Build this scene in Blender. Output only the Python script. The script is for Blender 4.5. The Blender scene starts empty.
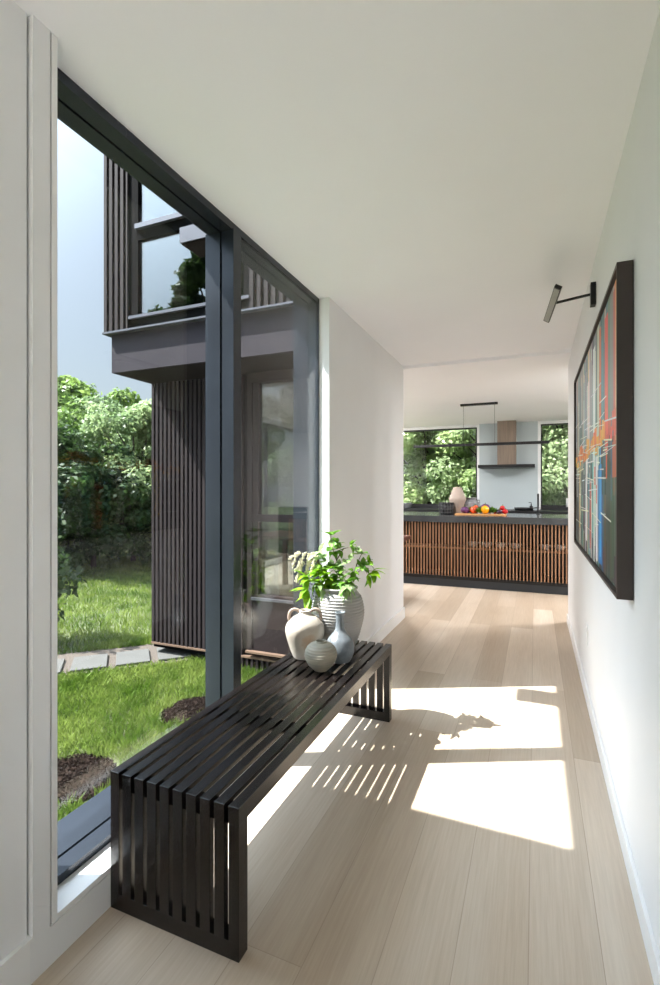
import bpy, math, random
import numpy as np
from mathutils import Vector, Matrix

random.seed(7)
RNG = np.random.default_rng(11)
D = bpy.data
COL = bpy.context.scene.collection
PI = math.pi
W = {}                                   # world location of every root / part

# ------------------------------------------------------------------ helpers
class MB:
    """collects shapes in world coordinates, links them as one mesh object"""
    def __init__(s):
        s.v = []; s.f = []; s.sm = []
    def add(s, vs, fs, smooth=False):
        o = len(s.v)
        s.v += [tuple(map(float, p)) for p in vs]
        for f in fs:
            s.f.append(tuple(i + o for i in f)); s.sm.append(smooth)
        return s
    def box(s, x0, x1, y0, y1, z0, z1):
        x0, x1 = min(x0, x1), max(x0, x1); y0, y1 = min(y0, y1), max(y0, y1); z0, z1 = min(z0, z1), max(z0, z1)
        v = [(x0,y0,z0),(x1,y0,z0),(x1,y1,z0),(x0,y1,z0),(x0,y0,z1),(x1,y0,z1),(x1,y1,z1),(x0,y1,z1)]
        return s.add(v, [(0,3,2,1),(4,5,6,7),(0,1,5,4),(1,2,6,5),(2,3,7,6),(3,0,4,7)])
    def obox(s, c, ax, ay, az):
        """box from a centre and three half-axis vectors"""
        c, ax, ay, az = map(Vector, (c, ax, ay, az))
        v = [c+i*ax+j*ay+k*az for k in (-1,1) for i, j in ((-1,-1),(1,-1),(1,1),(-1,1))]
        return s.add(v, [(0,3,2,1),(4,5,6,7),(0,1,5,4),(1,2,6,5),(2,3,7,6),(3,0,4,7)])
    def tube(s, pts, r, n=8, caps=True):
        pts = [Vector(p) for p in pts]
        rs = r if isinstance(r, (list, tuple)) else [r]*len(pts)
        rings = []; prev = None
        for i, p in enumerate(pts):
            t = (pts[min(i+1, len(pts)-1)] - pts[max(i-1, 0)]).normalized()
            if prev is None:
                a = Vector((0,0,1)) if abs(t.z) < .9 else Vector((1,0,0))
                prev = t.cross(a).normalized()
            nrm = (prev - t*prev.dot(t)).normalized(); prev = nrm
            b = t.cross(nrm)
            rings.append([p + (nrm*math.cos(q) + b*math.sin(q))*rs[i] for q in [2*PI*k/n for k in range(n)]])
        vs = [p for rg in rings for p in rg]; fs = []
        for i in range(len(pts)-1):
            for k in range(n):
                fs.append((i*n+k, i*n+(k+1) % n, (i+1)*n+(k+1) % n, (i+1)*n+k))
        s.add(vs, fs, True)
        if caps:
            s.add(rings[0], [tuple(range(n))[::-1]]); s.add(rings[-1], [tuple(range(n))])
        return s
    def lathe(s, c, prof, n=40, fn=None):
        """prof: list of (r, z); fn(x,y,z)->(x,y,z) deforms"""
        vs = []; fs = []
        for r, z in prof:
            for k in range(n):
                a = 2*PI*k/n
                p = (r*math.cos(a), r*math.sin(a), z)
                if fn: p = fn(*p)
                vs.append((c[0]+p[0], c[1]+p[1], c[2]+p[2]))
        m = len(prof)
        for i in range(m-1):
            for k in range(n):
                fs.append((i*n+k, i*n+(k+1) % n, (i+1)*n+(k+1) % n, (i+1)*n+k))
        s.add(vs, fs, True)
        if prof[0][0] > 1e-4: s.add([vs[k] for k in range(n)], [tuple(range(n))[::-1]])
        if prof[-1][0] > 1e-4: s.add([vs[(m-1)*n+k] for k in range(n)], [tuple(range(n))])
        return s
    def ball(s, c, rx, ry=None, rz=None, n=10, m=7):
        ry = ry or rx; rz = rz or rx
        prof = [(math.sin(PI*i/m), -math.cos(PI*i/m)) for i in range(m+1)]
        return s.lathe(c, prof, n, lambda x, y, z: (x*rx, y*ry, z*rz))
    def build(s, name, m, parent=None, bevel=0, loc=None):
        return link(name, s.v, s.f, m, parent, s.sm, bevel, loc)

def link(name, v, f, m, parent=None, sm=None, bevel=0, loc=None):
    if parent is not None: L = W[parent.name]
    elif loc is not None: L = Vector(loc)
    else:
        a = np.array(v); L = Vector(((a[:,0].min()+a[:,0].max())/2, (a[:,1].min()+a[:,1].max())/2, a[:,2].min()))
    me = D.meshes.new(name)
    me.from_pydata([(p[0]-L.x, p[1]-L.y, p[2]-L.z) for p in v], [], f)
    if sm is not None: me.polygons.foreach_set('use_smooth', sm)
    me.update()
    me.materials.append(m)
    o = D.objects.new(name, me); COL.objects.link(o)
    if parent is not None: o.parent = parent
    else: o.location = L
    W[o.name] = L
    if bevel:
        b = o.modifiers.new('bevel', 'BEVEL'); b.width = bevel; b.segments = 2; b.limit_method = 'ANGLE'; b.angle_limit = .7
    return o

def thing(name, label, cat, loc, group=None, kind=None):
    o = D.objects.new(name, None); COL.objects.link(o); o.location = loc; o.empty_display_size = .1
    W[o.name] = Vector(loc)
    return tag(o, label, cat, group, kind)
def tag(o, label=None, cat=None, group=None, kind=None):
    if label: o['label'] = label
    if cat: o['category'] = cat
    if group: o['group'] = group
    if kind: o['kind'] = kind
    return o
def struct(name, mb, m, bevel=0):
    return tag(mb.build(name, m, None, bevel), kind='structure')
def copy_tree(o, loc, label=None):
    r = o.copy(); COL.objects.link(r); r.location = loc
    if label: r['label'] = label
    for ch in list(o.children):
        c = ch.copy(); c.parent = r; COL.objects.link(c)
        for g in list(ch.children):
            d = g.copy(); d.parent = c; COL.objects.link(d)
    return r

# ------------------------------------------------------------------ materials
def srgb(*c):
    return tuple(((x/255)/12.92 if x/255 <= .04045 else ((x/255+.055)/1.055)**2.4) for x in c)
def newmat(name):
    m = D.materials.new(name); m.use_nodes = True
    nt = m.node_tree; nt.nodes.clear()
    out = nt.nodes.new('ShaderNodeOutputMaterial')
    return m, nt, out
def N(nt, t, **kw):
    n = nt.nodes.new(t)
    for k, v in kw.items():
        if hasattr(n, k): setattr(n, k, v)
        else: n.inputs[k.replace('_', ' ')].default_value = v
    return n
def pm(name, rgb, rough=.5, metal=0, var=.08, scale=6, stretch=(1,1,1), bump=0, bscale=40, spec=.5, rgb2=None):
    """principled material with procedural colour variation (and optional bump)"""
    m, nt, out = newmat(name)
    p = N(nt, 'ShaderNodeBsdfPrincipled'); p.inputs['Roughness'].default_value = rough
    p.inputs['Metallic'].default_value = metal; p.inputs['Specular IOR Level'].default_value = spec
    tc = N(nt, 'ShaderNodeTexCoord'); mp = N(nt, 'ShaderNodeMapping'); mp.inputs['Scale'].default_value = stretch
    nt.links.new(tc.outputs['Object'], mp.inputs['Vector'])
    no = N(nt, 'ShaderNodeTexNoise'); no.inputs['Scale'].default_value = scale; no.inputs['Detail'].default_value = 5
    nt.links.new(mp.outputs[0], no.inputs['Vector'])
    rp = N(nt, 'ShaderNodeValToRGB')
    a = tuple(max(0, c*(1-var)) for c in rgb); b = rgb2 if rgb2 else tuple(min(1, c*(1+var)) for c in rgb)
    rp.color_ramp.elements[0].position = .3; rp.color_ramp.elements[1].position = .7
    rp.color_ramp.elements[0].color = (*a, 1); rp.color_ramp.elements[1].color = (*b, 1)
    nt.links.new(no.outputs['Fac'], rp.inputs['Fac']); nt.links.new(rp.outputs[0], p.inputs['Base Color'])
    if bump:
        n2 = N(nt, 'ShaderNodeTexNoise'); n2.inputs['Scale'].default_value = bscale; n2.inputs['Detail'].default_value = 4
        nt.links.new(mp.outputs[0], n2.inputs['Vector'])
        bp = N(nt, 'ShaderNodeBump'); bp.inputs['Strength'].default_value = bump; bp.inputs['Distance'].default_value = .01
        nt.links.new(n2.outputs['Fac'], bp.inputs['Height']); nt.links.new(bp.outputs[0], p.inputs['Normal'])
    nt.links.new(p.outputs[0], out.inputs['Surface'])
    return m
def leafmat(name, rgb, rgb2, trans=.45, scale=1.5):
    m, nt, out = newmat(name)
    ge = N(nt, 'ShaderNodeNewGeometry')
    no = N(nt, 'ShaderNodeTexNoise'); no.inputs['Scale'].default_value = scale; no.inputs['Detail'].default_value = 6
    nt.links.new(ge.outputs['Position'], no.inputs['Vector'])
    rp = N(nt, 'ShaderNodeValToRGB'); rp.color_ramp.elements[0].position = .35; rp.color_ramp.elements[1].position = .65
    rp.color_ramp.elements[0].color = (*rgb, 1); rp.color_ramp.elements[1].color = (*rgb2, 1)
    nt.links.new(no.outputs['Fac'], rp.inputs['Fac'])
    p = N(nt, 'ShaderNodeBsdfPrincipled'); p.inputs['Roughness'].default_value = .5; p.inputs['Specular IOR Level'].default_value = .35
    t = N(nt, 'ShaderNodeBsdfTranslucent'); mx = N(nt, 'ShaderNodeMixShader'); mx.inputs[0].default_value = trans
    nt.links.new(rp.outputs[0], p.inputs['Base Color']); nt.links.new(rp.outputs[0], t.inputs['Color'])
    nt.links.new(p.outputs[0], mx.inputs[1]); nt.links.new(t.outputs[0], mx.inputs[2]); nt.links.new(mx.outputs[0], out.inputs['Surface'])
    return m
def glassmat(name, base=.04, tint=(.97,.985,.98), gain=1.0):
    """clear sheet glass: transparent, with a Schlick reflection"""
    m, nt, out = newmat(name)
    lw = N(nt, 'ShaderNodeLayerWeight'); lw.inputs['Blend'].default_value = .5
    pw = N(nt, 'ShaderNodeMath', operation='POWER'); pw.inputs[1].default_value = 5
    mu = N(nt, 'ShaderNodeMath', operation='MULTIPLY_ADD'); mu.inputs[1].default_value = (1-base)*gain; mu.inputs[2].default_value = base
    nt.links.new(lw.outputs['Facing'], pw.inputs[0]); nt.links.new(pw.outputs[0], mu.inputs[0])
    tr = N(nt, 'ShaderNodeBsdfTransparent'); tr.inputs['Color'].default_value = (*tint, 1)
    gl = N(nt, 'ShaderNodeBsdfGlossy'); gl.inputs['Roughness'].default_value = 0.0
    mx = N(nt, 'ShaderNodeMixShader')
    nt.links.new(mu.outputs[0], mx.inputs[0]); nt.links.new(tr.outputs[0], mx.inputs[1]); nt.links.new(gl.outputs[0], mx.inputs[2])
    nt.links.new(mx.outputs[0], out.inputs['Surface'])
    return m
def emat(name, rgb, s):
    m, nt, out = newmat(name)
    e = N(nt, 'ShaderNodeEmission'); e.inputs['Color'].default_value = (*rgb, 1); e.inputs['Strength'].default_value = s
    nt.links.new(e.outputs[0], out.inputs['Surface']); return m
def floormat():
    m, nt, out = newmat('oak_planks')
    p = N(nt, 'ShaderNodeBsdfPrincipled'); p.inputs['Roughness'].default_value = .42; p.inputs['Specular IOR Level'].default_value = .45
    ge = N(nt, 'ShaderNodeNewGeometry'); mp = N(nt, 'ShaderNodeMapping'); mp.inputs['Rotation'].default_value = (0,0,PI/2)
    mp.inputs['Location'].default_value = (.35, .017, 0)
    nt.links.new(ge.outputs['Position'], mp.inputs['Vector'])
    br = N(nt, 'ShaderNodeTexBrick'); br.offset = .37; br.offset_frequency = 2
    for k, v in (('Scale', 1), ('Mortar Size', .0012), ('Brick Width', 2.3), ('Row Height', .19), ('Bias', 0), ('Mortar Smooth', .1)): br.inputs[k].default_value = v
    br.inputs['Color1'].default_value = (*srgb(212,199,183), 1); br.inputs['Color2'].default_value = (*srgb(184,168,149), 1)
    br.inputs['Mortar'].default_value = (*srgb(168,152,135), 1)
    nt.links.new(mp.outputs[0], br.inputs['Vector'])
    m2 = N(nt, 'ShaderNodeMapping'); m2.inputs['Scale'].default_value = (46, 1.6, 1)
    nt.links.new(ge.outputs['Position'], m2.inputs['Vector'])
    no = N(nt, 'ShaderNodeTexNoise'); no.inputs['Scale'].default_value = 2.2; no.inputs['Detail'].default_value = 7; no.inputs['Roughness'].default_value = .65
    nt.links.new(m2.outputs[0], no.inputs['Vector'])
    rp = N(nt, 'ShaderNodeValToRGB'); rp.color_ramp.elements[0].position = .3; rp.color_ramp.elements[1].position = .72
    rp.color_ramp.elements[0].color = (.84,.82,.80,1); rp.color_ramp.elements[1].color = (1,1,1,1)
    nt.links.new(no.outputs['Fac'], rp.inputs['Fac'])
    mx = N(nt, 'ShaderNodeMix', data_type='RGBA', blend_type='MULTIPLY'); mx.inputs[0].default_value = 1
    nt.links.new(br.outputs['Color'], mx.inputs[6]); nt.links.new(rp.outputs[0], mx.inputs[7])
    # broad figure, different from board to board
    m3 = N(nt, 'ShaderNodeMapping'); m3.inputs['Scale'].default_value = (5.3, .5, 1); nt.links.new(ge.outputs['Position'], m3.inputs['Vector'])
    n3 = N(nt, 'ShaderNodeTexNoise'); n3.inputs['Scale'].default_value = 1.; n3.inputs['Detail'].default_value = 2; nt.links.new(m3.outputs[0], n3.inputs['Vector'])
    r3 = N(nt, 'ShaderNodeValToRGB'); r3.color_ramp.elements[0].color = (.9,.86,.82,1); r3.color_ramp.elements[1].color = (1.0,1.0,1.0,1)
    r3.color_ramp.elements[0].position = .35; r3.color_ramp.elements[1].position = .65
    nt.links.new(n3.outputs['Fac'], r3.inputs['Fac'])
    mx2 = N(nt, 'ShaderNodeMix', data_type='RGBA', blend_type='MULTIPLY'); mx2.inputs[0].default_value = 1
    nt.links.new(mx.outputs[2], mx2.inputs[6]); nt.links.new(r3.outputs[0], mx2.inputs[7])
    nt.links.new(mx2.outputs[2], p.inputs['Base Color'])
    bp = N(nt, 'ShaderNodeBump'); bp.inputs['Strength'].default_value = .12; bp.inputs['Distance'].default_value = .003
    nt.links.new(no.outputs['Fac'], bp.inputs['Height']); nt.links.new(bp.outputs[0], p.inputs['Normal'])
    nt.links.new(p.outputs[0], out.inputs['Surface'])
    return m

M = dict(
    wall=pm('white_plaster', (.785,.79,.80), .55, var=.015, scale=3, bump=.03, bscale=300),
    ceil=pm('ceiling_paint', (.875,.885,.915), .8, var=.01, scale=2),
    trim=pm('white_trim_paint', (.82,.82,.82), .35, var=.01),
    frame=pm('dark_bronze_aluminium', srgb(44,49,57), .27, .35, .06, 8),
    glass=glassmat('clear_glass', .018), kglass=glassmat('kitchen_glass', .02, (.98,.99,.985)),
    wingglass=glassmat('coated_glass', .155, (.6,.66,.68)),
    lowglass=glassmat('tinted_glass', .08, (.40,.42,.43)),
    floor=floormat(),
    bench=pm('ebonised_oak', srgb(17,12,11), .27, 0, .3, 3, (30,1.2,30), bump=.1, bscale=6),
    black=pm('black_metal', (.012,.012,.013), .4, .3, .1),
    blackw=pm('dark_stained_wood', srgb(52,42,38), .5, 0, .25, 4, (1,20,1)),
    clad=pm('charcoal_cladding', srgb(43,37,38), .75, 0, .1, 2, (14,14,.7), spec=.12),
    cladback=pm('charcoal_backing', srgb(9,8,9), .9, 0, .1, 2, spec=.05),
    fascia=pm('charcoal_panel', srgb(44,40,46), .7, 0, .05, 3, spec=.12),
    soffit=pm('brown_soffit_board', srgb(25,19,17), .8, 0, .12, 3, spec=.1),
    bronze=pm('brown_panel', srgb(33,26,26), .7, 0, .08, 3, spec=.15),
    flash=pm('grey_flashing', srgb(84,84,90), .35, .5, .05),
    cedar=pm('cedar_edge', srgb(98,78,64), .5, 0, .15, 5),
    walnut=pm('walnut_slat', srgb(156,116,86), .5, 0, .3, 5, (9,9,.6)),
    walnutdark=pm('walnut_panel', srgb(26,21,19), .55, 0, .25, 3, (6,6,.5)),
    counter=pm('charcoal_stone', srgb(62,64,67), .2, 0, .1, 12),
    counteredge=pm('slate_blue_plinth', srgb(52,58,66), .4, 0, .06, 6),
    splash=pm('pale_glass_backsplash', srgb(184,194,198), .12, 0, .01, 2),
    duct=pm('pale_walnut_duct', srgb(132,115,101), .45, 0, .2, 4, (16,16,.6)),
    tablew=pm('reddish_table_wood', srgb(92,54,42), .4, 0, .2, 4, (12,1,1)),
    jug=pm('cream_clay', srgb(168,155,141), .7, 0, .12, 9, bump=.15, bscale=60, rgb2=srgb(186,178,166)),
    jugh=pm('handle_clay', srgb(150,132,118), .75, 0, .12, 12),
    roundpot=pm('grey_green_stoneware', srgb(128,124,112), .6, 0, .12, 8, (1,1,4), bump=.1, bscale=50, rgb2=srgb(152,142,124)),
    bottle=pm('blue_grey_glaze', srgb(80,86,92), .32, 0, .3, 14, rgb2=srgb(122,128,132)),
    pot=pm('chalk_white_glaze', srgb(150,147,143), .6, 0, .1, 8, bump=.15, bscale=70),
    stem=pm('brown_stem', srgb(96,80,52), .7),
    blossom=pm('cream_blossom', srgb(206,198,168), .6),
    stone=pm('pale_paving', srgb(70,69,66), .8, 0, .07, 5, bump=.2, bscale=40),
    gravel=pm('pea_gravel', srgb(74,65,57), .9, 0, .5, 60, bump=.8, bscale=120),
    paleg=pm('pale_bounce_gravel', srgb(214,210,204), .9, 0, .2, 60, bump=.8, bscale=120), mulch=pm('bark_mulch', srgb(34,26,22), .95, 0, .5, 30, spec=.05),
    bark=pm('tree_bark', srgb(70,60,52), .9, 0, .3, 6, (4,4,1), bump=.4, bscale=12),
    plate=pm('white_plastic', (.8,.8,.8), .35),
    beige=pm('beige_stoneware', srgb(164,148,136), .7, 0, .06, 10),
    greyjar=pm('mottled_grey_jar', srgb(84,84,88), .7, 0, .4, 14, rgb2=srgb(150,150,152), bump=.3, bscale=40),
    board=pm('light_wood_board', srgb(206,152,96), .5, 0, .15, 6, (2,14,2)),
    porcelain=pm('white_porcelain', (.78,.77,.75), .25),
    cabbage=pm('red_cabbage', srgb(84,34,84), .5, 0, .4, 20), tomato=pm('red_tomato', srgb(190,24,30), .25),
    pepper=pm('yellow_pepper', srgb(244,166,20), .25), pepper2=pm('orange_red_pepper', srgb(206,76,38), .25),
    lettuce=leafmat('salad_green', srgb(40,86,24), srgb(110,150,50), .3, 20), aubergine=pm('dark_aubergine', srgb(44,28,48), .2),
    lamp=emat('warm_diffuser', (1,.93,.84), 1.2), uplight=emat('uplight_strip', (1,.95,.88), 40), picdark=pm('dark_diffuser', (.03,.03,.03), .4), gridm=pm('worn_black_wire', (.06,.06,.06), .5), picdiff=pm('frosted_diffuser', (.36,.355,.34), .5),
    soil=pm('soil_ground', srgb(70,62,44), .95, 0, .3, 4),
)
L_bright = leafmat('fresh_leaf', srgb(88,136,16), srgb(146,184,44), .45, 30)
L_mid = leafmat('mid_leaf', srgb(62,112,26), srgb(116,158,54), .4, 30)
L_pale = leafmat('pale_leaf', srgb(116,150,90), srgb(166,188,132), .4, 30)
T_mats = [leafmat('tree_leaf_deep', srgb(58,82,42), srgb(102,128,66), .45, .8), leafmat('tree_leaf_fresh', srgb(88,116,54), srgb(138,160,88), .5, .8),
          leafmat('tree_leaf_soft', srgb(104,128,84), srgb(150,166,118), .5, .7), leafmat('shrub_leaf_dark', srgb(36,56,30), srgb(70,94,48), .4, 1.2)]

K_mats = [leafmat('wood_leaf_deep', srgb(104,124,84), srgb(142,160,108), .5, .8), leafmat('wood_leaf_bright', srgb(146,168,110), srgb(186,202,146), .6, 1.2), leafmat('wood_leaf_soft', srgb(144,164,118), srgb(180,196,152), .6, 1.2)]
# ------------------------------------------------------------------ dimensions
XW, XB = -1.235, -1.222          # left wall face, baseboard / casing face
XF, XG, XO = -1.307, -1.44, -1.49  # window frame inner face, glass, frame outer face
XE = -1.56                       # exterior face of the hall
XR = .30                         # right wall face
Y0, Y1 = .962, 2.938             # window opening
YE, YR = 4.889, 5.335            # ends of left and right hall walls
CH, CK = 2.555, 2.525             # ceilings: hall, kitchen
SILL = .125
YB = 4.69                        # wing front
YK = 9.5                         # kitchen back wall
GZ = -.72                        # ground outside
XL, XKR = -4.33, 2.6             # kitchen left / right

# ------------------------------------------------------------------ room shell
struct('floor', MB().box(XE, XR+.12, -3.2, YE, -.06, 0).box(XL+.1, XKR, YE, YK, -.06, 0), M['floor'])
struct('ceiling', MB().box(XF-.02, XR+.12, -3.2, 4.86, CH, CH+.05).box(XE, XF-.02, -3.2, Y0-.02, CH, CH+.05).box(XO+.02, XF-.02, Y1+.02, 4.86, CH, CH+.05), M['ceil'])
struct('ceiling_kitchen', MB().box(XL+.1, XKR, 4.86, YK, CK, CK+.09), M['ceil'])
NY0, NY1 = -2.75, -1.2            # unseen window added behind the camera to light the hall
struct('wall_left', MB().box(XE, XW, -3.2, NY0, 0, CH).box(XE, XW, NY1, Y0-.080, 0, CH).box(XE, XW-.02, Y0-.080, Y0-.072, .119, CH).box(XE, XB, Y0-.08, Y0-.072, 0, .119).box(XE, XW, NY0, NY1, 0, SILL).box(XE, XB, Y0-.072, Y0-.022, 0, CH)
       .box(XE, XB-.012, Y0-.0222, Y0-.017, SILL-.02, CH).box(XE, XB, Y0-.0222, Y1, 0, SILL-.0195).box(XE, XB-.012, Y0-.0222, Y1, SILL-.022, SILL-.0165), M['wall'])
struct('wall_left_far', MB().box(XO, XW, Y1, YE, 0, CH), M['wall'])
struct('trim_window_liner', MB().box(XB, XF-.1, Y0-.017, Y0, SILL-.017, CH).box(XB, XF-.1, Y0, Y1, SILL-.017, SILL), M['trim'])
struct('baseboard_left', MB().box(XW, XB, -3.2, Y0-.080, 0, .119).box(XW, XB, Y1+.0005, YE+.012, 0, .108).box(XE, XB, YE, YE+.012, 0, .108), M['trim'])
struct('wall_right', MB().box(XR, XR+.12, -3.2, YR, 0, CH), M['wall'])
struct('baseboard_right', MB().box(XR-.012, XR, -3.2, YR+.012, 0, .085), M['trim'], .002)
# near end of the hall, unseen: opening added to let sky light in
struct('wall_near', MB().box(XE, XE+.25, -3.3, -3.2, 0, CH).box(XR-.1, XR+.12, -3.3, -3.2, 0, CH).box(XE, XR+.12, -3.3, -3.2, 2.35, CH), M['wall'])
# kitchen walls
KY0, KY1 = 5.4, 9.2  # side windows, unseen, added to bring more light into the kitchen
for nm, x0, x1, wn in (('wall_kitchen_left', XL+.04, XL+.14, 'fill_window_5'), ('wall_kitchen_right', XKR, XKR+.12, 'fill_window_6')):
    struct(nm, MB().box(x0, x1, YB+.04 if x0 < 0 else YR, KY0, -.06, CK+.1).box(x0, x1, KY1, YK, -.06, CK+.1).box(x0, x1, KY0, KY1, -.06, .1).box(x0, x1, KY0, KY1, 2.44, CK+.1), M['wall'])
    wn_ = thing(wn, None, None, (x0, (KY0+KY1)/2, .1), kind='structure')
    MB().box(x0+.02, x1-.02, KY0, KY0+.04, .1, 2.44).box(x0+.02, x1-.02, KY1-.04, KY1, .1, 2.44).box(x0+.02, x1-.02, KY0, KY1, .1, .14).box(x0+.02, x1-.02, KY0, KY1, 2.4, 2.44).box(x0+.02, x1-.02, 7.28, 7.32, .1, 2.44).build('window_frame', M['frame'], wn_)
    MB().box(x0+.05, x0+.056, KY0+.03, KY1-.03, .13, 2.41).build('pane', M['glass'], wn_)
struct('wall_kitchen_front', MB().box(XR+.12, XKR+.12, YR-.12, YR, 0, CK).box(XR, XR+.12, 4.86, YR, CK, CH), M['wall'])
struct('wall_kitchen_facade', MB().box(XL+.14, -2.93, YB+.06, YE, -.06, CK).box(-2.93, -1.62, YB+.06, YE, -.06, .07).box(-1.62, XE, YB+.06, YE, -.06, CK), M['wall'])
wk = MB()
WT, WB_ = 2.472, 1.0
wk.box(XL+.04, XKR+.12, YK, YK+.16, -.06, WB_).box(XL+.04, XKR+.12, YK, YK+.16, WT, CK+.1)
for a, b in ((XL+.04, -3.6), (-1.0, .095), (1.5, XKR+.12)): wk.box(a, b, YK, YK+.16, WB_, WT)
struct('wall_kitchen_back', wk, M['wall'])
struct('wall_backsplash', MB().box(-.955, .045, YK-.012, YK-.001, .95, CK), M['splash'])
def kwin(name, x0, x1):
    r = thing(name, None, None, ((x0+x1)/2, YK+.04, WB_), kind='structure')
    t = .022
    f = MB().box(x0, x0+t, YK+.01, YK+.1, WB_, WT).box(x1-t, x1, YK+.01, YK+.1, WB_, WT).box(x0, x1, YK+.01, YK+.1, WB_, WB_+.03).box(x0, x1, YK+.01, YK+.1, WT-t, WT)
    f.build('window_frame', M['black'], r)
    MB().box(x0+t, x1-t, YK+.05, YK+.058, WB_+.03, WT-t).build('pane', M['kglass'], r)
    MB().box(x0, x1, YK-.03, YK+.01, .945, WB_+.002).build('sill', M['black'], r)
kwin('window_2', -3.6, -1.0)
kwin('window_3', .095, 1.5)

# ------------------------------------------------------------------ hall window
win = thing('window_1', None, None, (XG, (Y0+Y1)/2, SILL), kind='structure')
ft = .034; fm = MB()
def ring(x0, x1, t):
    fm.box(x0, x1, Y0, Y1, SILL, SILL+t*.8).box(x0, x1, Y0, Y1, CH-t, CH)
    fm.box(x0, x1, Y0, Y0+t, SILL, CH).box(x0, x1, Y1-t*.35, Y1, SILL, CH)
ring(XF, XF-.062, ft); ring(XF-.062, XF-.070, ft-.012); ring(XF-.070, XG+.004, ft+.002); fm.box(XG+.004, XO, Y0, Y1, SILL, SILL+.025).box(XG+.004, XO, Y0, Y0+.03, SILL, CH).box(XG+.004, XO, Y1-.012, Y1, SILL, CH).box(XG+.004, XO+.02, Y0, Y1, CH-.015, CH+.03)
fm.box(XO, XE, Y0, Y1, SILL-.2, SILL)
fm.build('window_frame', M['frame'], win)
mu = MB()
MY0, MY1 = 1.940, 2.004
mu.box(XF+.006, XF-.058, MY0, MY1, SILL+.02, CH-.03).box(XF-.058, XF-.070, MY0+.012, MY1-.012, SILL+.02, CH-.03).box(XF-.070, XG-.02, MY0, MY1, SILL+.02, CH-.03)
mu.build('mullion', M['frame'], win)
MB().box(XG-.006, XG+.004, Y0+.02, MY0+.004, SILL+.02, CH-.03).build('pane', M['glass'], win)
MB().box(XF-.009, XF-.002, MY1-.004, Y1-.008, SILL+.02, CH-.03).build('pane', M['glass'], win)
fill_win4 = thing('fill_window_4', None, None, (XG, (NY0+NY1)/2, SILL), kind='structure')  # unseen window, added for the light it lets in
MB().box(XF, XE, NY0, NY0+.05, SILL, CH).box(XF, XE, NY1-.05, NY1, SILL, CH).box(XF, XE, NY0, NY1, SILL, SILL+.04).box(XF, XE, NY0, NY1, CH-.04, CH).box(XF, XG, -2.0, -1.94, SILL, CH).build('window_frame', M['frame'], fill_win4)
MB().box(XG-.006, XG+.004, NY0+.03, NY1-.03, SILL+.03, CH-.03).build('pane', M['glass'], fill_win4)
# roof of the hall; unseen overhang slab shaped to cut the floor sun
struct('roof', MB().box(XO, XR+.12, -3.3, 4.0, CH+.051, 2.81).box(-1.75, XR+.12, -3.3, 4.0, 2.805, 2.99).box(-2.6, XO-.0, .45, 1.169, CH-.03, 2.60), M['fascia'])

# ------------------------------------------------------------------ house wing outside
wing = thing('house_wing', 'charcoal slatted two-storey wing of the house standing over the lawn', 'building', ((XL+XKR)/2, 7, GZ))
FY = 4.084; UY = FY-.06; UX = XL-.06; UZ = 3.035
def battens(mb, x0, x1, y, z0, z1, w=.052, g=.04, d=.03):
    x = x0
    while x < x1-.01:
        mb.box(x, min(x+w, x1), y, y+d, z0, z1); x += w+g
lw = MB(); battens(lw, XL, -3.0, YB, -.553, 2.6, .033, .030, .035)
for k in range(39):
    yy = YB+.04+k*.13
    for za, zb in (((-.545, .1), (2.44, 2.6)) if KY0-.05 < yy < KY1 else ((-.545, 2.6),)): lw.box(XL, XL+.035, yy, yy+.07, za, zb)
lw.build('lower_slat_cladding', M['clad'], wing)
MB().box(XL+.03, -2.95, YB+.034, YB+.06, -.56, 2.6).box(XL+.03, XL+.06, YB+.034, KY0, -.56, 2.6).box(XL+.03, XL+.06, KY1, 9.7, -.56, 2.6).box(XL+.03, XL+.06, KY0, KY1, -.56, .1).box(XL+.03, XL+.06, KY0, KY1, 2.44, 2.6).box(-1.62, XE, YB+.02, YB+.06, -.56, 2.6).build('cladding_backing', M['cladback'], wing)
MB().box(XL, XE+.01, YB-.012, YB+.06, -.573, -.553).build('bottom_trim', M['cedar'], wing)
MB().box(-2.96, XE, YB-.05, YB+.06, -.50, -.478).build('ledge_trim', M['cedar'], wing)
MB().box(XL+.01, XKR, YB+.03, 9.7, -.62, -.575).build('floor_soffit', M['cladback'], wing)
fo = MB().box(XL+.35, XKR, YB+.30, 9.4, GZ-.1, -.62)
fo.build('foundation_wall', M['cladback'], wing)
sk = MB(); battens(sk, -3.05, XE, YB+.0, GZ-.02, -.575, .03, .035, .03); sk.build('skirt_slats', M['clad'], wing)
# window and panels of the lower wall
LW0, LW1 = -2.90, -1.62
lf = MB().box(LW0-.06, LW0, YB-.01, YB+.1, -.478, 2.6).box(LW0, LW1, YB-.01, YB+.1, 2.49, 2.6).box(LW0, LW0+.07, YB+.01, YB+.1, .10, 2.49)
lf.box(LW0, LW1, YB+.0, YB+.1, .95, 1.03).box(LW0, LW1, YB-.0, YB+.1, .10, .14).box(LW1-.03, LW1+.02, YB+.01, YB+.1, .1, 2.49)
lf.build('window_frame', M['bronze'], wing)
MB().box(LW0, LW1, YB-.03, YB+.0, .085, .112).build('window_ledge', M['flash'], wing)
a = MB().box(LW0+.07, LW1-.03, YB+.05, YB+.058, 1.03, 2.49); a.build('pane', M['lowglass'], wing)
a = MB().box(LW0+.07, LW1-.03, YB+.05, YB+.058, .14, .95); a.build('pane', M['lowglass'], wing)
MB().box(LW0, XE, YB+.0, YB+.06, -.478, .085).build('apron_panel', M['bronze'], wing)
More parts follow.
